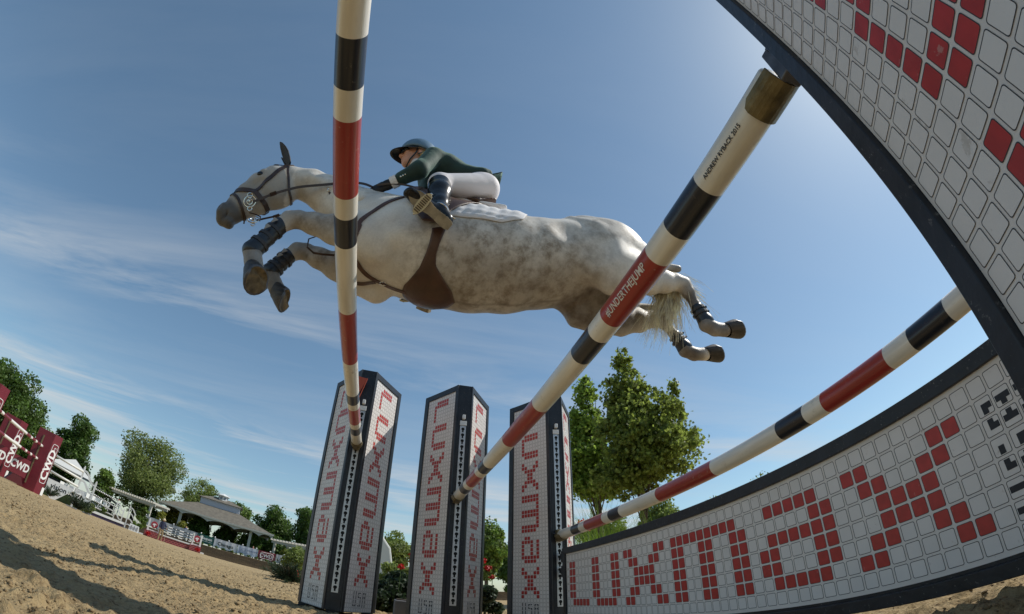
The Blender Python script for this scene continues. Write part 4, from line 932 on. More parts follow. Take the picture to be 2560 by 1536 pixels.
# jacket: torso, shoulders, sleeves, collar, flying tail
side_ = (1, 0, 0)
JK = segs([((HX, .065, 2.73), .10, .07), ((HX, .02, 2.70), .185, .092), ((HX, -.06, 2.69), .182, .115), ((HX, -.15, 2.655), .160, .100), ((HX, -.23, 2.645), .162, .080), ((HX, -.30, 2.65), .17, .062), ((HX, -.345, 2.672), .158, .042)], k=.04)
JK += [p_seg((HX, .04, 2.63), (HX, .03, 2.535), .12, .055, .11, .04, k=.05), p_seg((HX, .03, 2.535), (HX, .04, 2.47), .11, .045, .10, .03, k=.04)]
for sh, el, wr in ((shL, elL, wrL), (shR, elR, wrR)):
    JK += chain([sh + (0, -.01, 0), el, el + (wr - el) * .62], (.066, .052, .044), .035)
JK += [p_el((HX, -.10, 2.73), (.13, .14, .07), k=.04)]
jk = sdf_part('jacket', JK, .0075, m_jack, rider, RL, 2)
mb = MB()                                                        # tail of the jacket, thin cloth lifting behind the seat
nU, nV = 14, 9; V = []; F = []
for j in range(nV):
    for i in range(nU):
        u = i / (nU - 1) * 2 - 1; v = j / (nV - 1); y = -.30 - .125 * v - .03 * (1 - u * u) * v; z = 2.695 + .05 * v - .09 * u * u + .012 * math.sin(5 * u + 3 * v) * v + .03 * v * v
        V.append(np.array((HX + u * (.155 + .012 * v), y, z)) - RL)
for k2 in (0, 1):
    V += [v - np.array((0, 0, .005)) for v in V[:nU * nV]] if k2 else []
n_ = nU * nV
for j in range(nV - 1):
    for i in range(nU - 1): a = j * nU + i; F += [(a, a + nU, a + nU + 1, a + 1), (n_ + a, n_ + a + 1, n_ + a + nU + 1, n_ + a + nU)]
rim = [i for i in range(nU)] + [j * nU + nU - 1 for j in range(1, nV)] + [(nV - 1) * nU + i for i in range(nU - 2, -1, -1)] + [j * nU for j in range(nV - 2, 0, -1)]
F += [(a, b, n_ + b, n_ + a) for a, b in zip(rim, rim[1:] + rim[:1])]
mb.add(V, F); o = mb.build('jacket_tail', m_jack, rider, smooth=True)
mb = MB()
for i, t_ in enumerate((.56, .64, .72)): p = elL + (wrL - elL) * t_ + np.array((-.044, -.012, -.014)); mb.ball(p - RL, (.006, .008, .008), 8)
for p in ((HX - .10, .02, 2.615), (HX - .085, .035, 2.53)): mb.ball(np.array(p) - RL, (.005, .008, .008), 8)
mb.each('button', m_silver, rider, smooth=True)
sdf_part('shirt_collar', [p_cap((HX, .065, 2.735), hp(0, -.015, -.085), .064, .058, .01)], .006, mat('shirt_white', (.75, .74, .74), rough=.7), rider, RL)
mb = MB()
for wr, el in ((wrL, elL), (wrR, elR)): d = nrm(wr - el); mb.tube([el + (wr - el) * .76 - RL, el + (wr - el) * .97 - RL], .0405, 14)
mb.each('shirt_cuff', mat('shirt_white'), rider)
BR = segs([((HX, -.20, 2.60), .13, .075), ((HX, -.28, 2.59), .155, .088), ((HX, -.335, 2.565), .155, .088)], k=.04)
for hp_, kn, an in ((hipL, kneeL, ankL), (hipR, kneeR, ankR)):
    BR += [p_cap(hp_ + (0, -.03, .012), kn, .098, .064, .045), p_cap(kn, kn + (an - kn) * .30, .064, .056, .03)]
sdf_part('breeches', BR, .0075, m_breech, rider, RL)
def riding_boot(kn, an, s):
    toe = an + np.array((-.085 * s, .205, .045)); heel = an + np.array((.0 * s, -.045, -.078)); ball_ = an + np.array((-.050 * s, .12, -.002)); d = nrm(an - kn)
    T0 = kn + (an - kn) * .04
    pr = [p_cap(T0, kn + (an - kn) * .35, .069, .064, .02), p_cap(kn + (an - kn) * .35, kn + (an - kn) * .75, .064, .046, .03), p_cap(kn + (an - kn) * .75, an, .046, .041, .02),
          p_cap(an, heel + (0, .01, .03), .040, .036, .03), p_cap(heel + (0, .01, .028), ball_ + (0, 0, .015), .034, .036, .02), p_seg(ball_ + (0, 0, .012), toe + (0, -.03, -.035), .042, .030, .036, .022, k=.03)]
    root = sdf_part('riding_boot', pr, .0065, m_bb, rider, RL)
    # sole and heel
    ax = nrm(toe - heel); dn = np.array((-.62 * s, -.25, -.85)); dn = nrm(dn - ax * (dn @ ax)); sd = np.cross(ax, dn); L = np.linalg.norm(toe - heel)
    prof = [(-.025, .018), (-.012, .026), (.02, .029), (.06, .026), (.10, .026), (.15, .036), (.185, .040), (.21, .037), (.235, .022), (.244, .006)]
    c0 = heel + dn * .024 + ax * .0
    poly = [c0 + ax * a + sd * w - RL for a, w in prof] + [c0 + ax * a - sd * w - RL for a, w in prof[::-1]]
    poly = [p - dn * .0 + dn * (.0 if True else 0) for p in poly]
    m1 = MB(); m1.prism(poly, dn, .008); so_ = m1.build('sole', mat('boot_sole', (.30, .25, .17), rough=.8, var=.3, vscale=20), rider); so_.parent = root
    hl = [c0 + ax * a + sd * w - RL + dn * .0085 for a, w in prof[:4]] + [c0 + ax * a - sd * w - RL + dn * .0085 for a, w in prof[:4][::-1]]
    m2 = MB(); m2.prism(hl, dn, .022); h_ = m2.build('boot_heel', mat('boot_sole'), rider); h_.parent = root
    m3 = MB(); ring_c = an + d * .005; ring(m3, ring_c - RL, .047, nrm(d + np.array((0, .5, 0))), .005); m3.tube([ring_c - RL + (0, -.045, -.012), ring_c - RL + (0, -.085, -.03)], .0045, 6); sp_ = m3.build('spur', m_silver, rider); sp_.parent = root
    return ball_ * .55 + (heel + ax * .12) * .45 + dn * .012, ax, sd, dn
cL = riding_boot(kneeL, ankL, 1); cR = riding_boot(kneeR, ankR, -1)
for (c_, ax_, sd_, dn_), s in ((cL, 1), (cR, -1)):
    top_ = stirrup(c_ + dn_ * .016, ax_, sd_, -dn_, saddle); mb = MB(); kx = HX - s * .30
    mb.ribbon(dens([top_ - SB, np.array((kx, -.06, 2.20)) - SB, np.array((HX - s * .20, -.05, 2.33)) - SB], 10), np.array((1., 0, .1)), .024, .005); mb.build('stirrup_leather', m_brown, saddle)
# gloves with five fingers closed on the reins
def glove(wr, el, s):
    d = nrm(wr - el); d = nrm(d + np.array((0, .25, -.15))); th_ = nrm((.25 * s, .35, 1)); th_ = nrm(th_ - d * (th_ @ d)); pn = np.cross(d, th_) * (1 if s > 0 else -1)   # pn: back of the hand, outward
    pn = pn if pn[0] * s < 0 else -pn; w0 = wr + d * .02; P_ = [p_cap(wr - d * .035, w0, .033, .030, .015), p_seg(w0, w0 + d * .075, .024, .042, .022, .044, side=pn, k=.015)]
    for i, (ln, r_) in enumerate(((.040, .0098), (.045, .0102), (.042, .0098), (.034, .0088))):
        b0 = w0 + d * .080 + th_ * (.032 - .0215 * i); k1 = b0 + d * ln * .85 - pn * .008; k2_ = k1 - pn * .034 + d * .006; k3 = k2_ - d * .026 - pn * .006
        P_ += [p_cap(b0, k1, r_ * 1.1, r_, .006), p_cap(k1, k2_, r_, r_ * .93, .005), p_cap(k2_, k3, r_ * .93, r_ * .8, .005)]
    t0 = w0 + d * .03 + th_ * .034; t1 = t0 + d * .035 + th_ * .016 - pn * .01; t2 = t1 + d * .032 - pn * .014
    P_ += [p_cap(t0, t1, .0125, .0115, .012), p_cap(t1, t2, .0115, .0095, .006)]
    return sdf_part('glove', P_, .0038, m_glove, rider, RL, 1)
glove(wrL, elL, 1); glove(wrR, elR, -1)
# helmet, hair, glasses, harness
n = 28; V = []; F = []; prof = [(math.sin(a) * 1.0, math.cos(a)) for a in np.linspace(0.02, R(104), 12)]
for i, (r_, z_) in enumerate(prof):
    for k in range(n):
        a = 2 * math.pi * k / n; V.append(hp(r_ * .099 * math.cos(a), -.012 + r_ * .122 * math.sin(a), .035 + z_ * .112 + (.012 * math.sin(a) if i > 8 else 0)) - RL)
for i in range(len(prof) - 1):
    for k in range(n): k2 = (k + 1) % n; F.append((i * n + k, (i + 1) * n + k, (i + 1) * n + k2, i * n + k2))
F.append(tuple(range(n)))
mb = MB(); mb.v = [tuple(v) for v in V]; mb.f = F; mb.m = [0] * len(F); hl = mb.build('helmet', m_helmet, rider, smooth=True); md = hl.modifiers.new('s', 'SOLIDIFY'); md.thickness = -.012; md.offset = -1
pk = MB(); nU = 18; V = []; F = []
for j in range(5):
    for i in range(nU):
        a = R(8 + 164 * i / (nU - 1)); v = j / 4; rr = 1 + .62 * v * math.sin(a) ** 1.2; V.append(hp(.098 * math.cos(a) * (1 + .10 * v * math.sin(a)), -.008 + .120 * math.sin(a) * rr, .012 - .024 * v * math.sin(a) - .010 * v) - RL)
n_ = len(V); V += [v - hu * .006 for v in V]
for j in range(4):
    for i in range(nU - 1): a = j * nU + i; F += [(a, a + 1, a + nU + 1, a + nU), (n_ + a, n_ + a + nU, n_ + a + nU + 1, n_ + a + 1)]
rim = [i for i in range(nU)] + [j * nU + nU - 1 for j in range(1, 5)] + [4 * nU + i for i in range(nU - 2, -1, -1)] + [j * nU for j in range(3, 0, -1)]
F += [(a, n_ + a, n_ + b, b) for a, b in zip(rim, rim[1:] + rim[:1])]; pk.add(V, F); po = pk.build('peak', m_helm_dark, rider, smooth=True); po.parent = hl
mb = MB(); mb.tube([hp(.085 * math.cos(a), -.012 + .105 * math.sin(a), .008 + (.01 * math.sin(a))) - RL for a in np.linspace(0, 2 * math.pi, 28)], .010, 8, squash=.7); br_ = mb.build('helmet_rim', mat('helmet_lining', (.20, .14, .10), rough=.7), rider, smooth=True); br_.parent = hl
mb = MB()
for s in (1, -1): mb.tube([hp(.080 * s, .015, .015) - RL, hp(.078 * s, .012, -.03) - RL, hp(.052 * s, .04, -.09) - RL, hp(0, .052, -.122) - RL], .0055, 6); mb.tube([hp(.082 * s, -.06, 0) - RL, hp(.078 * s, .0, -.045) - RL], .005, 6)
mb.build('chin_harness', m_helm_dark, rider)
mb = MB()
for s in (1, -1): mb.ball(hp(.034 * s, .080, .010) - RL, (.030, .020, .020), 12); mb.tube([hp(.06 * s, .065, .014) - RL, hp(.076 * s, 0, .012) - RL], .003, 6)
mb.tube([hp(.012, .098, .014) - RL, hp(-.012, .098, .014) - RL], .004, 6); mb.build('sunglasses', mat('glass_dark', (.006, .005, .005), rough=.1), rider, smooth=True)
sdf_part('hair', [p_el(hp(.03, -.07, -.03), (.055, .045, .05), hA, .02), p_el(hp(-.03, -.07, -.03), (.055, .045, .05), hA, .02), p_el(hp(-.066, -.035, -.02), (.018, .035, .035), hA, .02), p_el(hp(.066, -.035, -.02), (.018, .035, .035), hA, .02)], .007, mat('blond_hair', (.42, .31, .13), rough=.6, var=.4, vscale=60, stretch=(6, 1, 1), bump=.4, bscale=120), rider, RL)
# ---------------------------------------------------------------- far side of the arena
m_mar = mat('maroon_paint', (.150, .012, .022), rough=.4, var=.12, vscale=3)
m_mar2 = mat('maroon_paint_dark', (.085, .008, .012), rough=.45)
m_wht = mat('white_paint', (.74, .74, .72), rough=.45, var=.06, vscale=4)
m_txt = mat('white_lettering', (.78, .77, .75), rough=.5)
m_navy = mat('navy_cloth', (.020, .025, .06), rough=.8)
def face_frame(az, d, z, yaw=0):
    """frame at polar place; local x = to the viewer's right, z up, y away from the viewer"""
    a = R(az); f = Vector((math.cos(a), math.sin(a), 0)); r_ = f.cross(Vector((0, 0, 1))); M = Matrix((r_, f, Vector((0, 0, 1)))).transposed().to_4x4(); return Matrix.Translation((d * f.x, d * f.y, z)) @ M @ Matrix.Rotation(R(yaw), 4, 'Z')
def place(o, M): o.matrix_world = M; return o
def gd(d): return float(gheight(np.array(d * 1.), np.array(0.)))
def text_on(parent, s, size, M, m=None, name='lettering', **kw): return text_mesh(name, s, size, m or m_txt, parent, M, **kw)
FR = lambda x, z, y=-.004: frame_m((x, y, z), (1, 0, 0), (0, 0, 1))            # text upright on a face looking at the viewer
FV = lambda x, z, y=-.004: frame_m((x, y, z), (0, 0, 1), (-1, 0, 0))           # text reading upwards

def maroon_tower(az, d, lab, h=2.2, yaw=0):
    t = thing('maroon_standard', lab, 'jump standard', group='maroon standards'); b = MB()
    b.prism([(-.46, .0, 0), (.16, -.12, 0), (.46, .10, 0), (.20, .50, 0), (-.30, .46, 0)], (0, 0, 1), h - .08); b.build('body', m_mar, t)
    e = MB(); e.prism([(-.46, -.001, h - .0795), (.16, -.121, h - .0795), (.46, .10, h - .0795), (.20, .50, h - .0795), (-.30, .46, h - .0795)], (0, 0, 1), .08); e.build('cap', m_mar, t)
    tr = MB(); q = nrm((.62, -.12, 0)); tr.obox(np.array((-.18, -.054, h * .5)) + np.array((-.03, -.012, 0)), (.05, h * .82, .02), q, (0, 0, 1)); tr.build('cup_track', mat('old_brass', (.16, .12, .06), rough=.5), t)
    u = nrm((.30, .22, 0)); nn = nrm((.22, -.30, 0)); c = np.array((.31, -.01, 0)) + nn * .006; M = frame_m(c + (0, 0, h * .50), (0, 0, 1), -u)
    text_on(t, 'CWD', .40, M, sx=1.12, ext=.002, bold=.012)
    fr = MB(); pts = []
    for a in np.linspace(0, 2 * math.pi, 41): 
        x_ = .128 * np.sign(math.cos(a)) * abs(math.cos(a)) ** .35; z_ = .72 * np.sign(math.sin(a)) * abs(math.sin(a)) ** .16; pts.append(c + u * x_ + np.array((0, 0, h * .52 + z_)))
    fr.tube(pts, .011, 4, cap=False); fr.build('logo_outline', m_txt, t)
    cr_ = MB(); cr_.tube([c + u * (.02 + .035 * math.cos(a)) + np.array((0, 0, h * .52 + .56 + .05 * math.sin(a))) for a in np.linspace(0, 4.6, 12)], .011, 4); cr_.build('logo_crest', m_txt, t)
    lb = MB(); lb.prism([c + u * .10 + (0, 0, .02), c + u * .21 + (0, 0, .02), c + u * .21 + (0, 0, .30), c + u * .10 + (0, 0, .30)], nn, .01); lb.build('number_board', m_wht, t)
    place(t, face_frame(az, d, gd(d) - .02, yaw)); return t
maroon_tower(35.55, 20.6, 'maroon jump standard with white lettering, rightmost of the three, holding two rails')
maroon_tower(39.15, 22.0, 'maroon jump standard with white lettering behind the striped rails, the middle one', yaw=4)
maroon_tower(42.6, 15.6, 'maroon jump standard cut by the left edge of the picture', yaw=6)
m_rw, m_rr = mat('rail_cream', (.70, .68, .62), rough=.4), mat('rail_maroon', (.17, .02, .03), rough=.4)
def far_rail(A_, B_, cols, lab, nm='far_rail', r=.05, mats=None, group=None):
    t = thing(nm, lab, 'rail', A_, group=group); A_ = np.array(A_); B_ = np.array(B_); mb = MB(); n = len(cols)
    ws = np.array([w for _, w in cols], float); e = np.r_[0, np.cumsum(ws)] / ws.sum()
    for i, (ci, _) in enumerate(cols): mb.tube([(B_ - A_) * e[i], (B_ - A_) * e[i + 1]], r, 10, ci, cap=i in (0, n - 1))
    mb.build('rail', mats or [m_rw, m_rr], t, smooth=True); return t
cp = [(0, .5), (1, .5), (0, .3), (1, .9), (0, 2.2), (1, .6), (0, .25), (1, .5), (0, .25), (1, .6), (0, .35)]
for i, (e0, e1) in enumerate(((4.28, 3.38), (2.58, 2.07))):
    far_rail((16.2 * math.cos(R(42.0)), 16.2 * math.sin(R(42)), CAMZ + 16.6 * math.tan(R(e0 + .25))), (20.5 * math.cos(R(35.95)), 20.5 * math.sin(R(35.95)), CAMZ + 20.5 * math.tan(R(e1))), cp,
             ('upper', 'lower')[i] + ' maroon and white rail of the maroon jump', group='rails of the maroon jump')
for i, (az, d) in enumerate(((37.15, 19.9), (39.75, 18.3))):
    t = thing('hanging_panel', ('maroon panel with big white letters beside the right maroon standard', 'maroon panel with big white letters half hidden at the left')[i], 'jump panel', group='lettered maroon panels'); b = MB()
    b.box((-.30, 0, .30), (.30, .06, .90)); b.build('panel', m_mar, t); text_on(t, 'CWD', .36, FR(0, .60), sx=.74, bold=.012)
    b = MB(); b.prism([(-.30, .01, .02), (.34, .01, .02), (.18, .01, .295), (-.12, .01, .295)], (0, 1, 0), .3); b.build('foot', m_mar2, t); place(t, face_frame(az, d, gd(d), 12))

# white jump with curled wings
def curl(mb, x0, z0, x1, z1, w=.09, y=0, amp=.16):
    P_ = [np.array((x0 + (x1 - x0) * t, y, z0 + (z1 - z0) * t + amp * math.sin(2 * math.pi * t) * .5)) for t in np.linspace(0, 1, 14)]; mb.ribbon(P_, np.array((0, -1., 0)), [w * (1 - .35 * abs(2 * t - 1)) for t in np.linspace(0, 1, 14)], .03, lift=0)
def wing(az, d, wd, h, hh, lab, flag=False, yaw=0, n=4, grp='white curled jump wings'):
    t = thing('jump_wing', lab, 'jump wing', group=grp)
    for x_, h_ in ((0, h), (wd, hh)):
        b = MB(); b.prism([(x_ - .04, 0, -.02), (x_ + .04, 0, -.02), (x_ + .04, 0, h_), (x_, 0, h_ + .08), (x_ - .04, 0, h_)], (0, 1, 0), .08); b.build('post', m_wht, t)
    for i in range(n):
        b = MB(); f = (i + .6) / n; curl(b, .04, h * f + .05, wd - .04, hh * f - .02, y=.03, w=.10 * h / 1.8); b.build('curled_slat', m_wht, t)
    b = MB(); b.box((-.25, -.05, -.03), (.25, .35, .05)); b.box((wd - .2, -.05, -.03), (wd + .2, .35, .05)); b.each('base', mat('grey_base', (.30, .30, .31), rough=.7), t)
    if flag: b = MB(); b.prism([(-.02, .0, h + .09), (.16, .0, h + .14), (-.02, .0, h + .2)], (0, 1, 0), .01); b.build('flag', mat('flag_red'), t)
    place(t, face_frame(az, d, gd(d), yaw)); return t
wing(31.25, 27, .75, 2.0, 1.55, 'white curled jump wing at the right end of the three white rails', yaw=-8, n=4)
for i, e in enumerate((3.05, 2.25, 1.45)):
    far_rail(polar(34.4, 26.6, CAMZ + 26.6 * math.tan(R(e + .12))), polar(31.25, 26.9, CAMZ + 26.9 * math.tan(R(e - .18))), [(0, 1)], ('top', 'second', 'third')[i] + ' plain white rail beside the curled wing', r=.055, group='plain white rails')
t = thing('lettered_panel', 'white pointed panel with black lettering hanging under the white rails', 'jump panel'); b = MB(); b.prism([(-.66, 0, .82), (.58, 0, .82), (.52, 0, .66), (-.06, 0, .02), (-.30, 0, .0), (-.62, 0, .30)][::-1], (0, 1, 0), .05); b.build('panel', m_wht, t)
text_on(t, 'vision', .33, FR(-.06, .57, -.008), mat('black_lettering', (.02, .02, .02), rough=.5), shear=.0, sx=1.0, bold=.004); place(t, face_frame(32.8, 26.4, gd(26), 0))
wing(27.05, 43, .62, 1.72, 1.35, 'white curled jump wing with a red flag right of the tent', True, n=4)
wing(25.72, 42, .80, 1.72, 1.30, 'white curled jump wing beside the brick jump', n=4)
bw = []
for k in range(15): bw += [(0, .12), (1, .16)]
for i, (ea, eb) in enumerate(((1.95, 1.55), (1.35, .85), (.8, .35), (.2, -.05))):
    far_rail(polar(29.75 - i * .25, 40, CAMZ + 40 * math.tan(R(ea - .15))), polar(27.1, 42.8, CAMZ + 42.8 * math.tan(R(eb))), bw, ('highest', 'second', 'third', 'lowest')[i] + ' black and white rail of the far white jump', mats=[m_wht, m_black], group='black and white rails')
t = thing('plank', 'long white plank with purple shade painted below it, under the black and white rails', 'jump plank'); b = MB(); b.box((-1.45, 0, .20), (1.35, .04, .36)); b.build('plank', m_wht, t); b = MB(); b.box((-1.40, .06, -.02), (1.30, .2, .195)); b.build('painted_shade', mat('purple_shade', (.06, .045, .09), rough=.8), t); place(t, face_frame(27.7, 40.5, gd(40), 6))  # purplish shade below the plank, put in as a coloured box
t = thing('number_box', 'small white number box on the sand left of the brick jump', 'number box'); b = MB(); b.prism([(-.34, 0, 0), (.34, 0, 0), (.28, .05, .40), (-.34, .05, .44)], (0, 1, 0), .2); b.build('box', m_wht, t)
for i in range(3): b = MB(); b.box((-.26 + i * .19, -.006, .08), (-.15 + i * .19, .0, .34)); b.build('figure', mat('faded_figure', (.30, .30, .32), rough=.6), t)
place(t, face_frame(24.75, 36.5, gd(36.5), 0))

# brick jump
m_brick = bpy.data.materials.new('painted_brick'); m_brick.use_nodes = True
def _bk(m, c1, c2, mo, sc, bw_=.5, bh=.25, ms=.03):
    n, l = m.node_tree.nodes, m.node_tree.links; t = n.new('ShaderNodeTexCoord'); mp_ = n.new('ShaderNodeMapping'); mp_.inputs['Rotation'].default_value = (R(90), 0, 0); l.new(t.outputs['Object'], mp_.inputs[0]); k = n.new('ShaderNodeTexBrick'); l.new(mp_.outputs[0], k.inputs[0]); k.inputs['Scale'].default_value = sc
    k.inputs['Color1'].default_value = (*c1, 1); k.inputs['Color2'].default_value = (*c2, 1); k.inputs['Mortar'].default_value = (*mo, 1); k.inputs['Mortar Size'].default_value = ms; k.inputs['Brick Width'].default_value = bw_; k.inputs['Row Height'].default_value = bh; l.new(k.outputs[0], n['Principled BSDF'].inputs[0]); n['Principled BSDF'].inputs['Roughness'].default_value = .7
_bk(m_brick, (.20, .03, .04), (.13, .025, .035), (.42, .12, .11), 1.0, .26, .13, .018)
m_stone = bpy.data.materials.new('stacked_stone'); m_stone.use_nodes = True; _bk(m_stone, (.20, .145, .085), (.13, .095, .06), (.05, .035, .022), 1.0, .42, .11, .012)
BJ = thing('brick_jump', 'brick patterned jump with white posts and red round emblems near the pavilion', 'jump', place(bpy.data.objects.new('x', None), Matrix()).location); BD = 46
kx = BD * .01745
b = MB(); b.box((-2.3, -.1, -.03), (2.25, .2, .44)); b.build('brick_wall', m_brick, BJ)
for x0, x1 in ((-2.42, -1.25), (1.35, 2.3)): b = MB(); b.box((x0, -.3, -.03), (x1, .3, .52)); b.build('brick_box', m_brick, BJ)
for x_ in (-2.22, -1.32, 1.52, 2.18): b = MB(); b.box((x_ - .07, -.08, .45), (x_ + .07, .06, 1.52)); b.build('post', m_wht, BJ)
for x0, x1 in ((-2.15, -1.39), (1.59, 2.11)): b = MB(); b.box((x0, -.03, .56), (x1, .03, .64)); b.build('ledge', m_wht, BJ)
for x_ in (-1.77, 1.85):
    b = MB(); b.lathe([(0, -.05), (.27, -.05), (.29, -.03), (.29, 0)], (x_, 0, 1.10), (0, 1, 0), 24); em = b.build('round_emblem', mat('emblem_red', (.33, .03, .045), rough=.5), BJ)
    b = MB(); b.prism([(x_ - .17, -.056, 1.08), (x_ - .13, -.056, 1.17), (x_ - .02, -.056, 1.22), (x_ + .10, -.056, 1.20), (x_ + .17, -.056, 1.10), (x_ + .08, -.056, 1.12), (x_ + .04, -.056, 1.04), (x_ + .06, -.056, .93), (x_ - .03, -.056, .93), (x_ - .04, -.056, 1.04), (x_ - .10, -.056, 1.06)], (0, -1, 0), .006); e2 = b.build('emblem_figure', m_txt, BJ); e2.parent = em
b = MB(); b.box((-1.25, -.14, .455), (1.45, -.02, .56)); b.build('white_ledge', m_wht, BJ)
for x_ in (-2.62, 2.45): b = MB(); b.box((x_ - .16, -.3, -.03), (x_ + .16, .1, .12)); b.build('white_block', m_wht, BJ)
BM = face_frame(20.7, BD, gd(BD), 2); place(BJ, BM)
for i, z_ in enumerate((1.32, 1.10, .90, .72)):
    A_, B_ = BM @ Vector((-1.3, -.12, z_)), BM @ Vector((1.48, -.12, z_)); far_rail(tuple(A_), tuple(B_), [(1, .2), (0, .25), (1, .45), (0, .5), (1, .35), (0, .12), (1, .35), (0, .5), (1, .4), (0, .12), (1, .2), (0, .3), (1, .1)], ('top', 'second', 'third', 'bottom')[i] + ' black and white rail of the brick jump', mats=[m_wht, mat('rail_dark', (.03, .04, .045), rough=.5)], r=.045, group='rails of the brick jump')

def small_person(az, d, z, lab, top, legs, hat, yaw=0, staff=False, bend=0, grp=None, h=1.78):
    t = thing('person', lab, 'person', group=grp); s = h / 1.78
    c = lambda x, y, z_: np.array((x, y, z_)) * s
    bodyp = [p_el(c(0, 0, 1.66), c(.075, .095, .115), k=.02), p_cap(c(0, 0, 1.58), c(0, 0, 1.45), .055, .06, .03), p_seg(c(0, 0, 1.42), c(0, 0, .95), .17 * s, .11 * s, .15 * s, .11 * s, k=.04)]
    arms = chain([c(-.19, 0, 1.42), c(-.25, -.02, 1.15), c(-.22, -.10, .92)], (.05, .042, .034)) + chain([c(.19, 0, 1.42), c(.27, -.06, 1.18), c(.30, -.22, 1.05)], (.05, .042, .034))
    lg = chain([c(-.09, 0, .95), c(-.11, -.02, .50), c(-.12, 0, .07)], (.085, .06, .045)) + chain([c(.09, 0, .95), c(.12, -.06, .50), c(.13, 0, .07)], (.085, .06, .045))
    ft = [p_cap(c(-.12, .02, .05), c(-.14, -.14, .04), .045, .04, .02), p_cap(c(.13, .02, .05), c(.15, -.14, .04), .045, .04, .02)]
    sdf_part('body', bodyp + arms + lg + ft, .022, m_skin, t, (0, 0, 0))
    sdf_part('shirt', [p_seg(c(0, 0, 1.46), c(0, 0, .93), .195 * s, .13 * s, .175 * s, .13 * s, k=.04)] + chain([c(-.19, 0, 1.42), c(-.25, -.02, 1.15), c(-.235, -.07, 1.0)], (.068, .056, .05)) + chain([c(.19, 0, 1.42), c(.27, -.06, 1.18), c(.285, -.14, 1.11)], (.068, .056, .05)), .022, top, t, (0, 0, 0))
    sdf_part('trousers', [p_seg(c(0, 0, 1.0), c(0, 0, .88), .17 * s, .125 * s, .17 * s, .125 * s)] + chain([c(-.09, 0, .92), c(-.11, -.02, .50), c(-.12, 0, .10)], (.10, .078, .06)) + chain([c(.09, 0, .92), c(.12, -.06, .50), c(.13, 0, .10)], (.10, .078, .06)), .022, legs, t, (0, 0, 0))
    if hat is not None: b = MB(); b.lathe([(.0, .20), (.07, .19), (.10, .12), (.105, .06), (.19, .045), (.195, .035), (.10, .035)], c(0, 0, 1.63), (0, 0, 1), 16); b.build('hat', hat, t, smooth=True)
    if staff: b = MB(); b.tube([c(.33, -.26, .02), c(.31, -.24, 1.45)], .014, 6); b.build('measuring_stick', mat('stick_wood', (.45, .38, .26), rough=.6), t)
    place(t, face_frame(az, d, z, yaw)); return t
small_person(22.1, 44.2, gd(44.2), 'person in navy shirt, khaki trousers and straw hat holding a stick by the brick jump', m_navy, mat('khaki', (.30, .22, .12), rough=.8), mat('straw', (.55, .45, .28), rough=.7), 20, True)
m_jean = mat('dark_jeans', (.03, .035, .06), rough=.8)
small_person(19.75, 56.5, -.02, 'spectator in a blue top behind the brick jump', mat('blue_top', (.03, .07, .25), rough=.8), m_jean, None, 170)
small_person(12.65, 57.0, -.05, 'spectator in a pink top behind the banner wall', mat('pink_top', (.45, .16, .14), rough=.8), m_jean, None, 10)
small_person(8.9, 57.0, -.05, 'spectator in a dark red top behind the banner wall, on the right', mat('dark_red_top', (.20, .03, .03), rough=.8), m_jean, None, 10)

# retaining wall, banners, shrubs
def wall_pt(az, extra=0): d = (51.2 + extra) / math.cos(R(az - 11)); return np.array(polar(az, d))
t = thing('stone_wall', 'low stacked stone retaining wall along the far edge of the arena', 'stone wall', tuple(wall_pt(11))); A_, B_ = wall_pt(27), wall_pt(-22); dr = nrm(B_ - A_); L_ = np.linalg.norm(B_ - A_); c0 = np.array(t.location)
t.rotation_euler = (0, 0, math.atan2(dr[1], dr[0])); la = (A_ - c0) @ dr; lb = (B_ - c0) @ dr; nb = -1
b = MB(); b.box((la, 0, -.75), (lb, .5, .40)); b.build('wall', m_stone, t); b = MB(); b.box((la, -.05, .401), (lb, .45, .455)); b.build('coping', mat('coping', (.24, .19, .13), rough=.8, var=.2, vscale=2), t)
if (np.array((-math.sin(t.rotation_euler[2]), math.cos(t.rotation_euler[2])))) @ c0[:2] < 0: t.scale = (1, -1, 1)
bl, bgc = mat('banner_blue', (.10, .16, .30), rough=.6), mat('banner_grey', (.42, .44, .46), rough=.6)
BAN = [(18.45, 16.72, mat('banner_green', (.015, .10, .085), rough=.6), 'green banner with white lettering', [('Adequan', .34, 0, .52, m_txt), ]),
       (16.68, 14.25, mat('banner_white', (.60, .61, .64), rough=.6), 'white banner with bold dark city lettering', [('Chicago', .44, 0, .40, mat('banner_ink', (.015, .03, .02), rough=.6))]),
       (14.2, 12.08, mat('banner_pale', (.50, .55, .64), rough=.6), 'pale blue banner with rows of small blue writing', []),
       (12.03, 10.2, mat('banner_maroon', (.19, .022, .04), rough=.6), 'maroon banner with white outlined lettering', [('CWD', .46, -.06, .40, m_txt)]),
       (10.15, 8.0, bgc, 'grey banner with a faint pale drawing', []), (24.0, 21.2, bgc, 'plain grey banner left of the brick jump', []), (21.15, 18.5, mat('banner_dull', (.34, .37, .40), rough=.6), 'grey banner behind the brick jump', []), (7.95, 3.2, bgc, 'grey banner behind the leftmost far standard', [])]
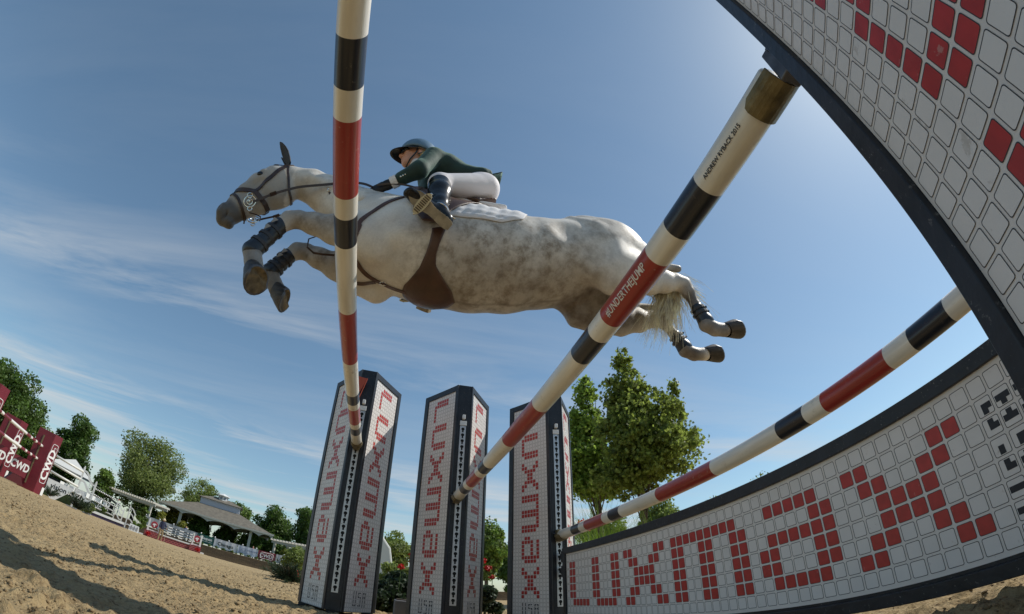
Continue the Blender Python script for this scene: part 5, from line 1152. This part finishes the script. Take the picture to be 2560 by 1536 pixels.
for a0, a1, m, lab, txt in BAN:
    P0, P1 = wall_pt(a0, .9), wall_pt(a1, .9); w = float(np.linalg.norm(P1 - P0)); t = thing('banner', lab, 'banner', group='sponsor banners on the wall'); b = MB(); h = .83; nxx = 12; V = []; F = []
    for j in range(2):
        for i in range(nxx + 1): V.append((w * i / nxx - w / 2, .012 * math.sin(i * 1.9), j * h))
    for i in range(nxx): F.append((i, i + 1, nxx + 2 + i, nxx + 1 + i))
    b.add(V, F); o = b.build('cloth', m, t); o.modifiers.new('s', 'SOLIDIFY').thickness = .01
    for s_, sz, ox, oz, mm_ in txt: text_on(t, s_, sz, FR(ox, oz, -.03), mm_, bold=.012, sx=1.05)
    if 'green' in lab: b = MB(); b.box((-w * .42, -.03, .24), (w * .42, -.02, .27)); b.build('line', m_txt, t)
    if 'pale blue' in lab:
        for i in range(4): b = MB(); b.box((-w * .42, -.03, .18 + i * .13), (-w * .42 + w * (.5, .4, .45, .36)[i], -.02, .21 + i * .13)); b.build('line_of_writing', bl, t)
        text_on(t, 'Hunters', .30, FR(w * .22, .50, -.03), bl, shear=.4)
    if 'maroon' in lab:
        b = MB(); b.tube([(w * .36 * np.sign(math.cos(a)) * abs(math.cos(a)) ** .3, -.03, .41 + .30 * np.sign(math.sin(a)) * abs(math.sin(a)) ** .4) for a in np.linspace(0, 2 * math.pi, 41)], .02, 4, cap=False); b.build('logo_outline', m_txt, t)
    if 'faint' in lab: b = MB(); b.tube([(-w * .4 + w * .8 * q_, -.03, .3 + .35 * abs(math.sin(q_ * 7)) * (1 - q_ * .4)) for q_ in np.linspace(0, 1, 24)], .014, 4); b.build('faint_drawing', m_txt, t)
    mid = (P0 + P1) / 2; dd = float(np.hypot(mid[0], mid[1])); az_ = math.degrees(math.atan2(mid[1], mid[0])); q = nrm(P1 - P0)
    t.matrix_world = Matrix.Translation((mid[0], mid[1], CAMZ + dd * math.tan(R(.28)))) @ Matrix.Rotation(math.atan2(q[1], q[0]), 4, 'Z')
for i, az_ in enumerate(np.linspace(24, 3.5, 15)):
    p = wall_pt(az_, 1.05); t = thing('fence_post', 'white topped fence post along the banner wall, number %d from the left' % (i + 1), 'fence post', (p[0], p[1], .40), group='fence posts along the banner wall'); tag(t, 'white topped fence post along the banner wall')
    b = MB(); b.box((-.04, -.04, 0), (.04, .04, 1.02)); b.build('post', mat('post_grey', (.30, .31, .31), rough=.6), t); b = MB(); b.ball((0, 0, 1.08), .075, 8); b.build('finial', m_wht, t, smooth=True)

# pavilion
m_roof = mat('shingle_roof', (.150, .134, .108), rough=.85, var=.18, vscale=3, bump=.4, bscale=20)
m_trim = mat('cream_trim', (.50, .47, .41), rough=.6)
m_sid = mat('grey_siding', (.42, .45, .52), rough=.6)
PD = 63; pv = thing('pavilion', 'open pavilion with a brown hipped roof, scalloped eaves and a small white cupola', 'pavilion', (0, 0, 0)); W2 = 6.85; DP = 4.6
ze = CAMZ + PD * math.tan(R(3.02)); zr = CAMZ + (PD + 2.4) * math.tan(R(4.36)); zt = CAMZ + (PD + 2.4) * math.tan(R(5.05))
b = MB(); x1, y1 = 2.45, 2.4; hw = 1.0
V = [(-W2, 0, ze + .12), (W2, 0, ze + .12), (W2, 2 * DP, ze + .12), (-W2, 2 * DP, ze + .12), (-x1 - .1, y1, zr), (x1 + .1, y1, zr), (x1 + .1, y1 + 2 * hw + 1, zr), (-x1 - .1, y1 + 2 * hw + 1, zr)]
b.add(V, [(0, 1, 5, 4), (1, 2, 6, 5), (2, 3, 7, 6), (3, 0, 4, 7), (0, 3, 2, 1)]); rf = b.build('roof', m_roof, pv)
b = MB(); b.box((-x1, y1 + .1, zr - .2), (x1, y1 + 2 * hw + .9, zt)); o = b.build('clerestory', m_sid, pv); o.parent = rf
b = MB(); zz = zt; V = [(-x1 - .3, y1 - .2, zz), (x1 + .3, y1 - .2, zz), (x1 + .3, y1 + 3.2, zz), (-x1 - .3, y1 + 3.2, zz), (-1.0, y1 + 1.5, zz + .62), (1.0, y1 + 1.5, zz + .62)]
b.add(V, [(0, 1, 5, 4), (1, 2, 5), (2, 3, 4, 5), (3, 0, 4), (0, 3, 2, 1)]); o = b.build('upper_roof', m_roof, pv); o.parent = rf
b = MB(); b.lathe([(.62, zz + .3), (.62, zz + .92)], (.1, y1 + 1.3, 0), (0, 0, 1), 8); b.lathe([(.86, zz + .92), (.86, zz + .97), (.0, zz + 1.28)], (.1, y1 + 1.3, 0), (0, 0, 1), 8); o = b.build('cupola', m_wht, pv); o.parent = rf
cw = MB()
for k in range(8):
    a = R(22.5 + 45 * k); c_ = np.array((.1 + .60 * math.cos(a) * .93, y1 + 1.3 + .60 * math.sin(a) * .93, zz + .64)); cw.obox(c_ + np.array((math.cos(a), math.sin(a), 0)) * .02, (.30, .34, .04), (-math.sin(a), math.cos(a), 0), (0, 0, 1))
w_ = cw.build('cupola_louvres', mat('louvre', (.22, .25, .30), rough=.6), pv); w_.parent = rf
def scallop(x0, x1_, y, z, dep):
    P_ = [(x0, y, z + .14), (x0, y, z - dep)] + [(x0 + (x1_ - x0) * t, y, z - dep + dep * .88 * math.sin(math.pi * t) ** .7) for t in np.linspace(.04, .96, 14)] + [(x1_, y, z - dep), (x1_, y, z + .14)]
    mb = MB(); n = len(P_); mb.prism(P_, (0, 1, 0), .14); return mb
xs_ = [-6.75, -3.9, -.9, 2.3, 5.2, 6.8]
for i in range(5): scallop(xs_[i], xs_[i + 1], .05, ze, .42).build('scalloped_valance', m_trim, pv)
for i in range(5): scallop(xs_[i], xs_[i + 1], 2 * DP - .2, ze, .42).build('scalloped_valance', m_trim, pv)
for x_, y_ in ((-4.05, .7), (4.25, .7), (-4.05, 2 * DP - .8), (4.25, 2 * DP - .8)): b = MB(); b.box((x_ - .16, y_ - .16, -.3), (x_ + .16, y_ + .16, ze)); b.box((x_ - .21, y_ - .21, -.3), (x_ + .21, y_ + .21, .55)); b.build('column', m_trim, pv)
b = MB(); b.box((-W2 - .06, -.06, ze + .001), (W2 + .06, .045, ze + .20)); b.build('fascia', m_trim, pv); place(pv, face_frame(17.05, PD, 0, -3))
def pergola(az0, d0, az1, d1, z, lab, nb_=26):
    A_ = np.array(polar(az0, d0)); B_ = np.array(polar(az1, d1)); L = float(np.linalg.norm(B_ - A_)); q = nrm(B_ - A_); t = thing('pergola', lab, 'pergola', tuple(A_), math.atan2(q[1], q[0]), group='pergolas beside the pavilion')
    sgn = 1 if np.cross(q, (0, 0, 1)) @ A_ < 0 else -1
    b = MB()
    for y in (0, 2.4 * sgn): b.box((0, min(y, y + .1), z - .28), (L, max(y, y + .1), z))
    b.each('beam', m_trim, t); b = MB()
    for i in range(nb_): x_ = L * (i + .5) / nb_; b.box((x_ - .05, min(-.5 * sgn, 2.9 * sgn), z + .002), (x_ + .05, max(-.5 * sgn, 2.9 * sgn), z + .17))
    b.build('slats', m_trim, t)
    for x_ in np.linspace(.5, L - .5, max(2, int(L / 5))):
        for y in (0.05, 2.3 * sgn): b = MB(); b.box((x_ - .11, y - .11, -.4), (x_ + .11, y + .11, z - .281)); b.build('post', m_trim, t)
pergola(23.3, 58, 29.5, 63, 2.95, 'cream pergola reaching left from the pavilion behind the curled wings'); pergola(10.9, 61, -1.5, 52, 3.05, 'cream pergola reaching right from the pavilion behind the leftmost far standard', 34)
# tent
t = thing('marquee_tent', 'white peaked marquee tent behind the white jump', 'tent'); m_tent = mat('tent_cloth', (.74, .74, .72), rough=.6, trans=.25); b = MB(); TD = 60
zc_ = 3.0; b.add([(-3.0, 0, zc_), (1.9, 0, zc_ - .25), (1.9, 6, zc_ - .25), (-3, 6, zc_), (-.4, 3, zc_ + 1.35)], [(0, 1, 4), (1, 2, 4), (2, 3, 4), (3, 0, 4)]); b.build('canopy', m_tent, t)
b = MB(); b.add([(1.9, 0.01, zc_ - .25), (1.9, 6, zc_ - .25), (5.6, 5.6, 1.55), (5.6, .4, 1.55), (-.4, 3, zc_ + 1.35)], [(0, 3, 2, 1), (4, 0, 1)]); b.build('lower_canopy', m_tent, t)
for x_, y_, zz_ in ((-2.95, .05, zc_), (1.85, .05, zc_ - .25), (5.5, .5, 1.55), (5.5, 5.5, 1.55)): b = MB(); b.box((x_ - .05, y_ - .05, -.5), (x_ + .05, y_ + .05, zz_)); b.build('tent_pole', m_wht, t)
b = MB(); b.box((-2.9, 3.2, -.5), (5.2, 5.4, 1.5)); b.build('dark_interior', mat('interior_shade', (.02, .022, .03), rough=.9), t); place(t, face_frame(32.0, TD, 0, 0))  # near-black block stands in for the shade inside the tent
# chairs and tables in front of the tent reduced to what shows: white chair backs
for i in range(24):
    az_ = 28.0 + 5.2 * ((i * .381) % 1); d = 53 + 4 * ((i * .617) % 1); t = thing('folding_chair', 'white folding chair in front of the tent', 'chair', polar(az_, d, .45), R(rng.uniform(0, 360)), group='white chairs by the tent'); b = MB(); b.box((-.22, -.2, .42), (.22, .2, .46)); b.build('seat', m_wht, t); b = MB(); b.box((-.22, .19, .46), (.22, .22, .88)); b.build('backrest', m_wht, t); b = MB()
    for sx in (-.2, .2): b.tube([(sx, .2, .45), (sx, -.2, 0)], .015, 4); b.tube([(sx, -.2, .45), (sx, .22, 0)], .015, 4)
    b.each('leg', m_wht, t)
# terrace behind the wall
b = MB(); P_ = [tuple(wall_pt(a, .4)[:2]) for a in (46, 30, 10, -10, -30)]; Q_ = [tuple(wall_pt(a, 26)[:2]) for a in (-30, -10, 10, 30, 46)]
b.prism([(x, y, -.6) for x, y in (P_ + Q_)], (0, 0, 1), .98); tag(b.build('terrace', mat('terrace_grass', (.05, .075, .025), rough=.9, var=.4, vscale=1.5)), kind='structure')
# cone
t = thing('traffic_cone', 'small red cone on the sand left of the leftmost far standard', 'cone', polar(7.75, 21.5, gd(21.5))); b = MB(); b.lathe([(.14, .0), (.14, .03), (.11, .031), (.045, .36), (0, .365)], (0, 0, 0), n=14); b.build('cone', mat('cone_red', (.60, .03, .02), rough=.5), t)
# little white cart between the first two standards
t = thing('utility_cart', 'white utility cart with a curved front behind the shrubs', 'cart'); b = MB(); b.prism([(-1.6, 0, .35), (.42, 0, .35), (.46, 0, .95), (.36, 0, 1.45), (.10, 0, 1.78), (-1.6, 0, 1.80)], (0, 1, 0), 1.3); b.build('body', mat('cart_white', (.66, .65, .60), rough=.35, coat=.3), t, bevel=.05)
for x_ in (-.02, -1.3):
    for y_ in (-.03, 1.2): b = MB(); b.lathe([(.0, 0), (.30, .0), (.33, .04), (.33, .16), (.30, .2)], (x_, y_ - .1, .33), (0, 1, 0), 20); b.build('wheel', mat('tyre', (.015, .015, .017), rough=.8), t, smooth=True)
place(t, face_frame(-.25, 15, gd(15) - .02, 0))
# ---------------------------------------------------------------- trees and plants
def leaf_mat(name, c, var=.45, trans=.35, vs=1.2): return mat(name, c, rough=.55, var=var, vscale=vs, trans=trans, detail=2)
LM = {'dark': leaf_mat('leaf_dark', (.09, .16, .028), .5, .45), 'mid': leaf_mat('leaf_mid', (.15, .23, .04), .5, .45), 'light': leaf_mat('leaf_light', (.22, .28, .07), .4, .5), 'olive': leaf_mat('leaf_olive', (.21, .26, .07), .4, .5),
      'maple': leaf_mat('leaf_maple', (.25, .36, .06), .5, .6, 9), 'bronze': leaf_mat('leaf_bronze', (.23, .29, .06), .55, .6, 9), 'yellow': leaf_mat('leaf_yellow', (.24, .24, .03)), 'needle': leaf_mat('needle', (.04, .07, .03)), 'grass': leaf_mat('grass_blade', (.16, .25, .03), .3, .5)}
m_bark = mat('bark', (.09, .07, .055), rough=.9, var=.35, vscale=8, bump=.5, bscale=30)
def leaves(centers, radii, n, size, seed, flat=.75, shell=.55, lobed=False):
    rg = np.random.default_rng(seed); centers = np.array(centers, float); radii = np.array(radii, float); vol = radii.prod(1) ** (2 / 3.); w = vol / vol.sum(); k = rg.choice(len(w), n, p=w)
    d = rg.normal(size=(n, 3)); d /= np.linalg.norm(d, axis=1, keepdims=True); rr = (shell + (1 - shell) * rg.random(n)) ** .7 * rg.uniform(.85, 1.12, n); C_ = centers[k] + d * radii[k] * rr[:, None]
    nn = d * (.6 if not lobed else .15) + rg.normal(size=(n, 3)) * .7; nn /= np.linalg.norm(nn, axis=1, keepdims=True); t = np.cross(nn, rg.normal(size=(n, 3))); t /= np.linalg.norm(t, axis=1, keepdims=True); b = np.cross(nn, t); s = size * rg.uniform(.6, 1.35, n)[:, None]
    if lobed:                                               # five pointed leaf from four quads worth of corners
        pat = [(-.15, -.9), (.15, -.9), (.95, -.25), (.45, 0), (.85, .65), (.3, .45), (0, 1.1), (-.3, .45), (-.85, .65), (-.45, 0), (-.95, -.25)]
        V = np.stack([C_ + t * s * a + b * s * c_ + nn * s * (-.25 * abs(a)) for a, c_ in pat], 1).reshape(-1, 3); F = np.arange(n * 11).reshape(n, 11)
    else:
        V = np.stack([C_ - t * s * .55, C_ - b * s * .5 + nn * s * .12, C_ + t * s * .6, C_ + b * s * .5 + nn * s * .12], 1).reshape(-1, 3); F = np.arange(n * 4).reshape(n, 4)
    return V, F
def clumps(c, r, n, seed, cr=(.22, .42)):
    rg = np.random.default_rng(seed); out = []; rad = []
    for _ in range(n):
        d = rg.normal(size=3); d /= np.linalg.norm(d); q = rg.uniform(.35, .92); p = np.array(c) + d * np.array(r) * q; out.append(p); rad.append(np.array(r).mean() * rg.uniform(*cr) * np.array((1, 1, rg.uniform(.6, .95))))
    return out, rad
def tree(nm, az, d, wdeg, top, z0, lm, lab, grp, n=5200, seed=1, nclump=34, size=.24, low=.12, sparse=False, zbase=None, crownfrac=None):
    zb = -.5 if zbase is None else zbase; h = CAMZ + d * math.tan(R(top)) - zb; rx = d * math.tan(R(wdeg)); t = thing(nm, lab, 'tree', polar(az, d, zb), group=grp); cz = h * (1 - .5 * (1 - low)); rz_ = h * .5 * (1 - low)
    c, r = clumps((0, 0, cz), (rx * .86, rx * .8, rz_ * .88), nclump, seed, (.22, .40) if not sparse else (.14, .26)); c.append(np.array((0, 0, cz))); r.append(np.array((rx * .72, rx * .66, rz_ * .74))); V, F = leaves(c, r, int(n * 1.9), size, seed + 5, shell=.45); npmesh('crown', V, F, LM[lm], t, False)
    b = MB(); rg = np.random.default_rng(seed); b.tube([(0, 0, -.1), (.05, 0, h * .3), (0, .1, h * .6), (.1, 0, h * .88)], [h * .022, h * .018, h * .012, h * .003], 8)
    for i in range(12): q = np.array(c[i % len(c)]); s0 = np.array((0, 0, h * rg.uniform(.22, .5))); b.tube([s0, (s0 + q) / 2 + (0, 0, -.02 * h), q], [h * .009, h * .005, h * .002], 5)
    b.build('trunk', m_bark, t, smooth=True); return t
GB = 'trees beyond the arena'
tree('broadleaf_tree', 41.6, 56, 5.6, 10.3, 0, 'dark', 'tall dark tree cut by the left edge, behind the maroon standards', GB, 15000, 3, 60, .22, low=.0)
tree('broadleaf_tree', 37.0, 66, 2.9, 6.8, 0, 'mid', 'lower green tree behind the rightmost maroon standard', GB, 6000, 4, 34, .22, low=0)
tree('broadleaf_tree', 32.9, 72, 2.7, 8.7, 0, 'dark', 'dense dark green tree rising above the marquee tent', GB, 9000, 8, 46, .26, low=.02)
tree('broadleaf_tree', 25.3, 66, 4.7, 10.2, 0, 'olive', 'broad olive green tree left of the pavilion', GB, 11000, 12, 60, .20, low=.08)
tree('broadleaf_tree', 28.9, 62, 1.7, 5.0, 0, 'mid', 'small rounded tree at the left foot of the broad olive tree', GB, 2600, 14, 20, .2, low=0)
tree('feathery_tree', 19.2, 88, 3.2, 7.9, 0, 'light', 'pale feathery tree directly behind the pavilion roof', GB, 5200, 17, 40, .22, low=.15, sparse=True)
tree('broadleaf_tree', 15.2, 82, 2.2, 6.6, 0, 'mid', 'green tree right of the cupola behind the pavilion', GB, 5200, 19, 30, .24, low=0)
tree('broadleaf_tree', 10.9, 78, 2.8, 7.3, 0, 'dark', 'dark round tree just right of the pavilion', GB, 9000, 23, 44, .24, low=0)
tree('broadleaf_tree', 6.8, 74, 3.0, 8.2, 0, 'dark', 'dark tree partly behind the leftmost far standard', GB, 9000, 29, 44, .24, low=0)
tree('broadleaf_tree', -1.0, 40, 4.0, 6.6, 0, 'light', 'pale green tree between the first two far standards', GB, 9000, 31, 44, .15, low=0)
tree('broadleaf_tree', -12.0, 34, 2.6, 9.6, 0, 'mid', 'green tree between the second and third far standards', GB, 8000, 37, 40, .15, low=.15)
tree('broadleaf_tree', -15.5, 44, 3.0, 7.0, 0, 'dark', 'dark low tree behind the lowest far standard', GB, 5000, 39, 30, .18, low=0)
tree('broadleaf_tree', -24.5, 48, 3.6, 9.9, 0, 'light', 'green tree low behind the two maples, on the left', GB, 7000, 41, 36, .2, low=0)
tree('broadleaf_tree', -30.5, 46, 3.8, 10.4, 0, 'light', 'green tree low behind the two maples, on the right', GB, 7000, 43, 36, .2, low=0)
tree('broadleaf_tree', -37.0, 52, 3.0, 10.2, 0, 'light', 'pale green treetop above the gate right of the maples', GB, 5200, 47, 34, .2, low=0)
tree('broadleaf_tree', -42.5, 52, 3.4, 11.6, 0, 'light', 'green treetop above the middle of the gate', GB, 6000, 53, 34, .2, low=0)
for i in range(9):
    az_ = 24 - 2.75 * i; tree('yellow_green_shrub' if i % 3 == 1 else 'broadleaf_shrub', az_, 67 + 2 * (i % 2), 1.75, 2.95 + .3 * (i % 3), 0, ('dark', 'yellow', 'dark')[i % 3] if i not in (4,) else 'dark', ('dark leafy shrub in the shade behind the pavilion', 'yellow green shrub showing behind the pavilion', 'dark leafy shrub in the shade behind the pavilion')[i % 3], 'shrubs behind the pavilion', 2400, 60 + i, 16, .2, low=0, zbase=.35)
for i, (az_, s_) in enumerate(((22.5, 2.0), (20.2, 1.5), (9.2, 2.2), (8.2, 2.0))):
    tree('yellow_leaved_shrub', az_, 59, .7 + .1 * i, (2.6, 2.2, 2.4, 2.7)[i], 0, 'yellow', ('yellow leaved shrub left of the pavilion columns', 'smaller yellow leaved shrub beside a pavilion column', 'yellow leaved shrub under the right pergola', 'taller yellow leaved shrub at the right pergola')[i], 'yellow shrubs', 900, 80 + i, 10, .14, low=0, zbase=.4)

# the two young maples close behind the jump
def maple(az, d, crown, trunk_az, lm, lab, seed, n):
    t = thing('maple_tree', lab, 'tree', polar(trunk_az, d, -.05), group='young maples behind the gate'); o0 = np.array(polar(trunk_az, d, -.05)); cs, rs = [], []
    rg = np.random.default_rng(seed)
    for (a, e, ra, rd, re, k_) in crown:
        c_ = np.array(polar(a, d, CAMZ + d * math.tan(R(e)))) - o0; r_ = (d * R(ra), d * R(ra), d * R(re) * 1.08)
        q, w = clumps(c_, r_, int(k_ * 1.5), seed + int(a * 10) % 97, (.13, .24)); cs += q; rs += w; cs.append(c_); rs.append(np.array(r_) * .95)
    V, F = leaves(cs, rs, n, .058, seed, shell=.0, lobed=True); npmesh('crown', V, F, LM[lm], t, False)
    b = MB(); top = max(c_[2] for c_ in cs); cx = np.mean(cs, 0)
    P_ = [(0, 0, -.1), (0, .02, 1.2), (cx[0] * .3, cx[1] * .3, 2.4), (cx[0] * .8, cx[1] * .8, 4), (cx[0], cx[1], top * .9)]; b.tube(P_, [.085, .07, .055, .035, .01], 10)
    for i in range(34):
        q = np.array(cs[rg.integers(len(cs))]); f = rg.uniform(.25, .75); s0 = np.array([np.interp(f, np.linspace(0, 1, 5), [p[j] for p in P_]) for j in range(3)]); b.tube([s0, (s0 + q) / 2 + (0, 0, .1), q], [.028, .015, .004], 5)
    b.build('trunk', m_bark, t, smooth=True)
maple(-31, 13.5, [(-28.6, 25.6, 1.6, 0, 2.2, 9), (-28.6, 22.0, 3.4, 0, 3.2, 26), (-29.9, 18.0, 6.2, 0, 4.2, 52), (-31.0, 14.6, 6.6, 0, 3.4, 44), (-27.6, 12.4, 4.8, 0, 2.4, 30), (-34.6, 21.8, .9, 0, 1.3, 4)], -29.0, 'bronze', 'larger young maple with a full rounded green crown behind the gate', 101, 31000)
maple(-23, 15.5, [(-23.6, 22.6, 1.7, 0, 2.2, 10), (-23.2, 18.6, 2.6, 0, 3.0, 22), (-23.4, 14.4, 3.8, 0, 3.2, 34), (-24.0, 11.6, 3.6, 0, 1.6, 16)], -24.6, 'maple', 'slimmer young maple with bright green leaves beside the lowest far standard', 131, 17000)

# ornamental grass and flowers
def grass_clump(az, d, n, h, spread, lab, seed, z=0):
    t = thing('ornamental_grass', lab, 'grass clump', polar(az, d, z)); rg = np.random.default_rng(seed); V = []; F = []
    for i in range(n):
        a = rg.uniform(0, 2 * math.pi); o = rg.normal(0, .10, 3) * (1, 1, 0); L = h * rg.uniform(.55, 1.15); sp = spread * rg.uniform(.2, 1.1); w = .0055; dr_ = np.array((math.cos(a), math.sin(a), 0)); sd = np.array((-math.sin(a), math.cos(a), 0)); m = 8; o_ = len(V)
        for j in range(m):
            u = j / (m - 1); p = o + dr_ * sp * u ** 1.6 + np.array((0, 0, L * (u - .45 * u ** 3 * (sp / spread)))); ww = w * (1 - .85 * u); V += [p - sd * ww, p + sd * ww]
        for j in range(m - 1): q = o_ + 2 * j; F.append((q, q + 1, q + 3, q + 2))
    npmesh('blades', V, F, LM['grass'], t, False); return t
grass_clump(-24.2, 7.0, 1000, 1.66, 1.25, 'big arching clump of bright green grass behind the left end of the gate', 5)
grass_clump(-29.5, 7.2, 500, 1.45, 1.0, 'second clump of bright green grass behind the gate, right of the big one', 6)
m_orange = mat('lily_petal', (.62, .07, .01), rough=.5, trans=.3); m_gred = mat('geranium_petal', (.50, .008, .008), rough=.5, trans=.25, var=.3, vscale=60); m_stem = mat('stem', (.06, .11, .02), rough=.6)
def flower(nm, p, r, m, lab, cat_, grp, n=16, seed=1, stem=.3):
    t = thing(nm, lab, cat_, tuple(p), group=grp); rg = np.random.default_rng(seed); V, F = leaves([(0, 0, 0)], [(r, r, r * .7)], n * 3, r * .42, seed, shell=.3); npmesh('petals', V, F, m, t, False); b = MB(); b.tube([(0, 0, 0), (.01, 0, -stem * .5), (0, .01, -stem)], .004, 5); b.build('stem', m_stem, t); return t
for i, (px_az, el, d) in enumerate(((-22.3, 7.9, 6.6), (-22.9, 7.0, 6.5), (-23.7, 8.0, 6.7), (-22.0, 6.9, 6.4))): flower('daylily', polar(px_az, d, CAMZ + d * math.tan(R(el))), .06, m_orange, ('orange lily highest beside the lowest far standard', 'orange lily low above the gate top', 'orange lily among the grass blades', 'small orange lily touching the lowest far standard')[i], 'flower', 'orange lilies', 10, 200 + i, .5)
def bush(nm, az, d, z0, r, lm, n, size, lab, cat_, seed, grp=None, elong=1):
    t = thing(nm, lab, cat_, polar(az, d, z0), group=grp); c, rr = clumps((0, 0, r[2]), (r[0] * .8, r[1] * .8, r[2] * .85), 16, seed, (.3, .5)); V, F = leaves(c, rr, n, size, seed, shell=.3)
    if elong != 1: V = V.reshape(-1, 4, 3); m_ = V.mean(1, keepdims=True); dd = V - m_; V = (m_ + dd * np.array((1, elong, 1)) ) ; V[:, 0] = m_[:, 0] + dd[:, 0] * (2.4); V[:, 2] = m_[:, 0] + dd[:, 2] * 2.4; V = V.reshape(-1, 3)
    npmesh('leaves', V, F, LM[lm], t, False); b = MB(); b.tube([(0, 0, -.05), (0, 0, r[2] * 1.2)], [.02, .008], 6); b.build('stem', m_bark, t); return t
bush('evergreen_shrub', -1.2, 5.7, -.03, (.30, .3, .20), 'needle', 9000, .030, 'low dark shrub at the foot of the gap between the first two far standards', 'shrub', 301, 'planted shrubs between the standards')
bush('evergreen_shrub', -3.3, 6.0, -.03, (.34, .36, .27), 'needle', 9000, .030, 'dark green shrub against the middle far standard', 'shrub', 303, 'planted shrubs between the standards')
bush('broadleaf_shrub', -2.9, 8.5, .0, (.42, .4, .42), 'light', 5000, .040, 'bright green shrub behind the dark ones beside the middle far standard', 'shrub', 309)
bush('evergreen_shrub', -11.9, 5.7, -.03, (.30, .3, .24), 'needle', 9000, .030, 'dark shrub between the second and third far standards', 'shrub', 305, 'planted shrubs between the standards')
bush('silver_leaved_plant', -11.5, 5.95, .40, (.12, .12, .11), 'light', 700, .022, 'pale silvery plant under the red geraniums', 'plant', 307)
for i, (a, e, d, r) in enumerate(((-11.35, 3.55, 5.9, .06), (-12.1, 2.75, 5.9, .05), (-12.6, 1.75, 5.85, .04), (-11.2, 1.55, 5.8, .035), (-2.9, 2.2, 5.7, .05), (-3.9, 3.6, 5.9, .04), (-4.0, 2.8, 5.9, .035))): flower('geranium', polar(a, d, CAMZ + d * math.tan(R(e))), r, m_gred, ('red geranium, highest between the second and third far standards', 'red geranium just below the highest one', 'red geranium at the edge of the third far standard', 'small red geranium low in the dark shrub', 'red geranium in the middle of the shrub between the first two standards', 'red geranium high against the middle far standard', 'small red geranium against the middle far standard')[i], 'flower', 'red geraniums', 22, 320 + i, .35)
t = thing('planter_box', 'grey planter box on the sand between the first two far standards', 'planter', polar(-3.75, 5.2, -.02)); b = MB(); b.box((-.13, -.11, 0), (.13, .11, .19)); b.build('box', mat('grey_box', (.16, .16, .17), rough=.7), t, bevel=.01)
b = MB(); b.box((-.11, -.09, .189), (.11, .09, .20)); b.build('soil', mat('soil', (.05, .035, .02), rough=.95), t)
# juniper left of the first standard and shrubs by the far jumps
def juniper(az, d, z, n, L, lab, seed, up=.25):
    t = thing('juniper', lab, 'shrub', polar(az, d, z)); rg = np.random.default_rng(seed); V = []; F = []; b = MB()
    for i in range(n):
        a = rg.uniform(0, 2 * math.pi); el = rg.uniform(-.15, .9); dr_ = nrm((math.cos(a), math.sin(a), el + up)); ln = L * rg.uniform(.5, 1.1); P_ = [dr_ * ln * u + np.array((0, 0, -.12 * u * u * ln)) for u in np.linspace(0, 1, 6)]; b.tube(P_, [.012, .01, .008, .006, .004, .002], 4)
        for j in range(70):
            u = rg.uniform(.15, 1); p = dr_ * ln * u + np.array((0, 0, -.12 * u * u * ln)); q = nrm(dr_ + rg.normal(0, .7, 3)); s_ = nrm(np.cross(q, rg.normal(size=3))) * .006; l_ = rg.uniform(.06, .14); o_ = len(V); V += [p - s_, p + s_, p + q * l_ + s_ * .3, p + q * l_ - s_ * .3]; F.append((o_, o_ + 1, o_ + 2, o_ + 3))
    npmesh('needles', V, F, LM['needle'], t, False); b.build('branches', m_bark, t); return t
juniper(8.6, 11.5, .02, 46, .62, 'dark spiky evergreen on the wall edge left of the leftmost far standard', 401)
bush('broadleaf_shrub', 8.2, 13.5, .15, (.55, .5, .36), 'light', 1800, .06, 'light green bush behind the dark spiky evergreen', 'shrub', 403)
juniper(33.55, 25.2, -.02, 26, .55, 'small evergreen in front of the lettered white panel', 405, .8); juniper(30.55, 25.6, -.05, 60, .85, 'bushy evergreen at the foot of the first curled wing', 407, .6)
bush('flower_mound', 29.55, 26.5, -.1, (.45, .4, .28), 'olive', 1500, .05, 'low flowering bush right of the bushy evergreen', 'shrub', 409); bush('potted_fern', 28.2, 41, .15, (.3, .3, .22), 'mid', 800, .06, 'small potted fern between the black and white rails', 'plant', 411)
bush('palm_like_shrub', 24.2, 41, -.1, (.55, .5, 1.05), 'mid', 2200, .10, 'tall leafy shrub between the last curled wing and the brick jump', 'shrub', 413); bush('broadleaf_shrub', 24.6, 40, -.25, (.6, .5, .42), 'mid', 1600, .08, 'low leafy shrub left of the brick jump', 'shrub', 415)
for i, az_ in enumerate((17.85, 17.1, 16.3, 15.6, 14.65, 13.75, 12.9, 12.1, 11.1, 10.2)):
    p = wall_pt(az_, .15); bush('wall_shrub', az_, float(np.hypot(p[0], p[1])), .44, (.24, .24, .13), 'mid', 420, .05, 'x', 'shrub', 500 + i, 'small round shrubs on the stone wall')['label'] = 'small round green shrub on top of the stone wall'
for i, az_ in enumerate((23.3, 18.15)): flower('red_flowers', polar(az_, 45.5, gd(45) + .25), .22, m_gred, ('red flower bunch at the left end of the brick jump', 'red flower bunch at the right end of the brick jump')[i], 'flowers', None, 40, 600 + i, .25)
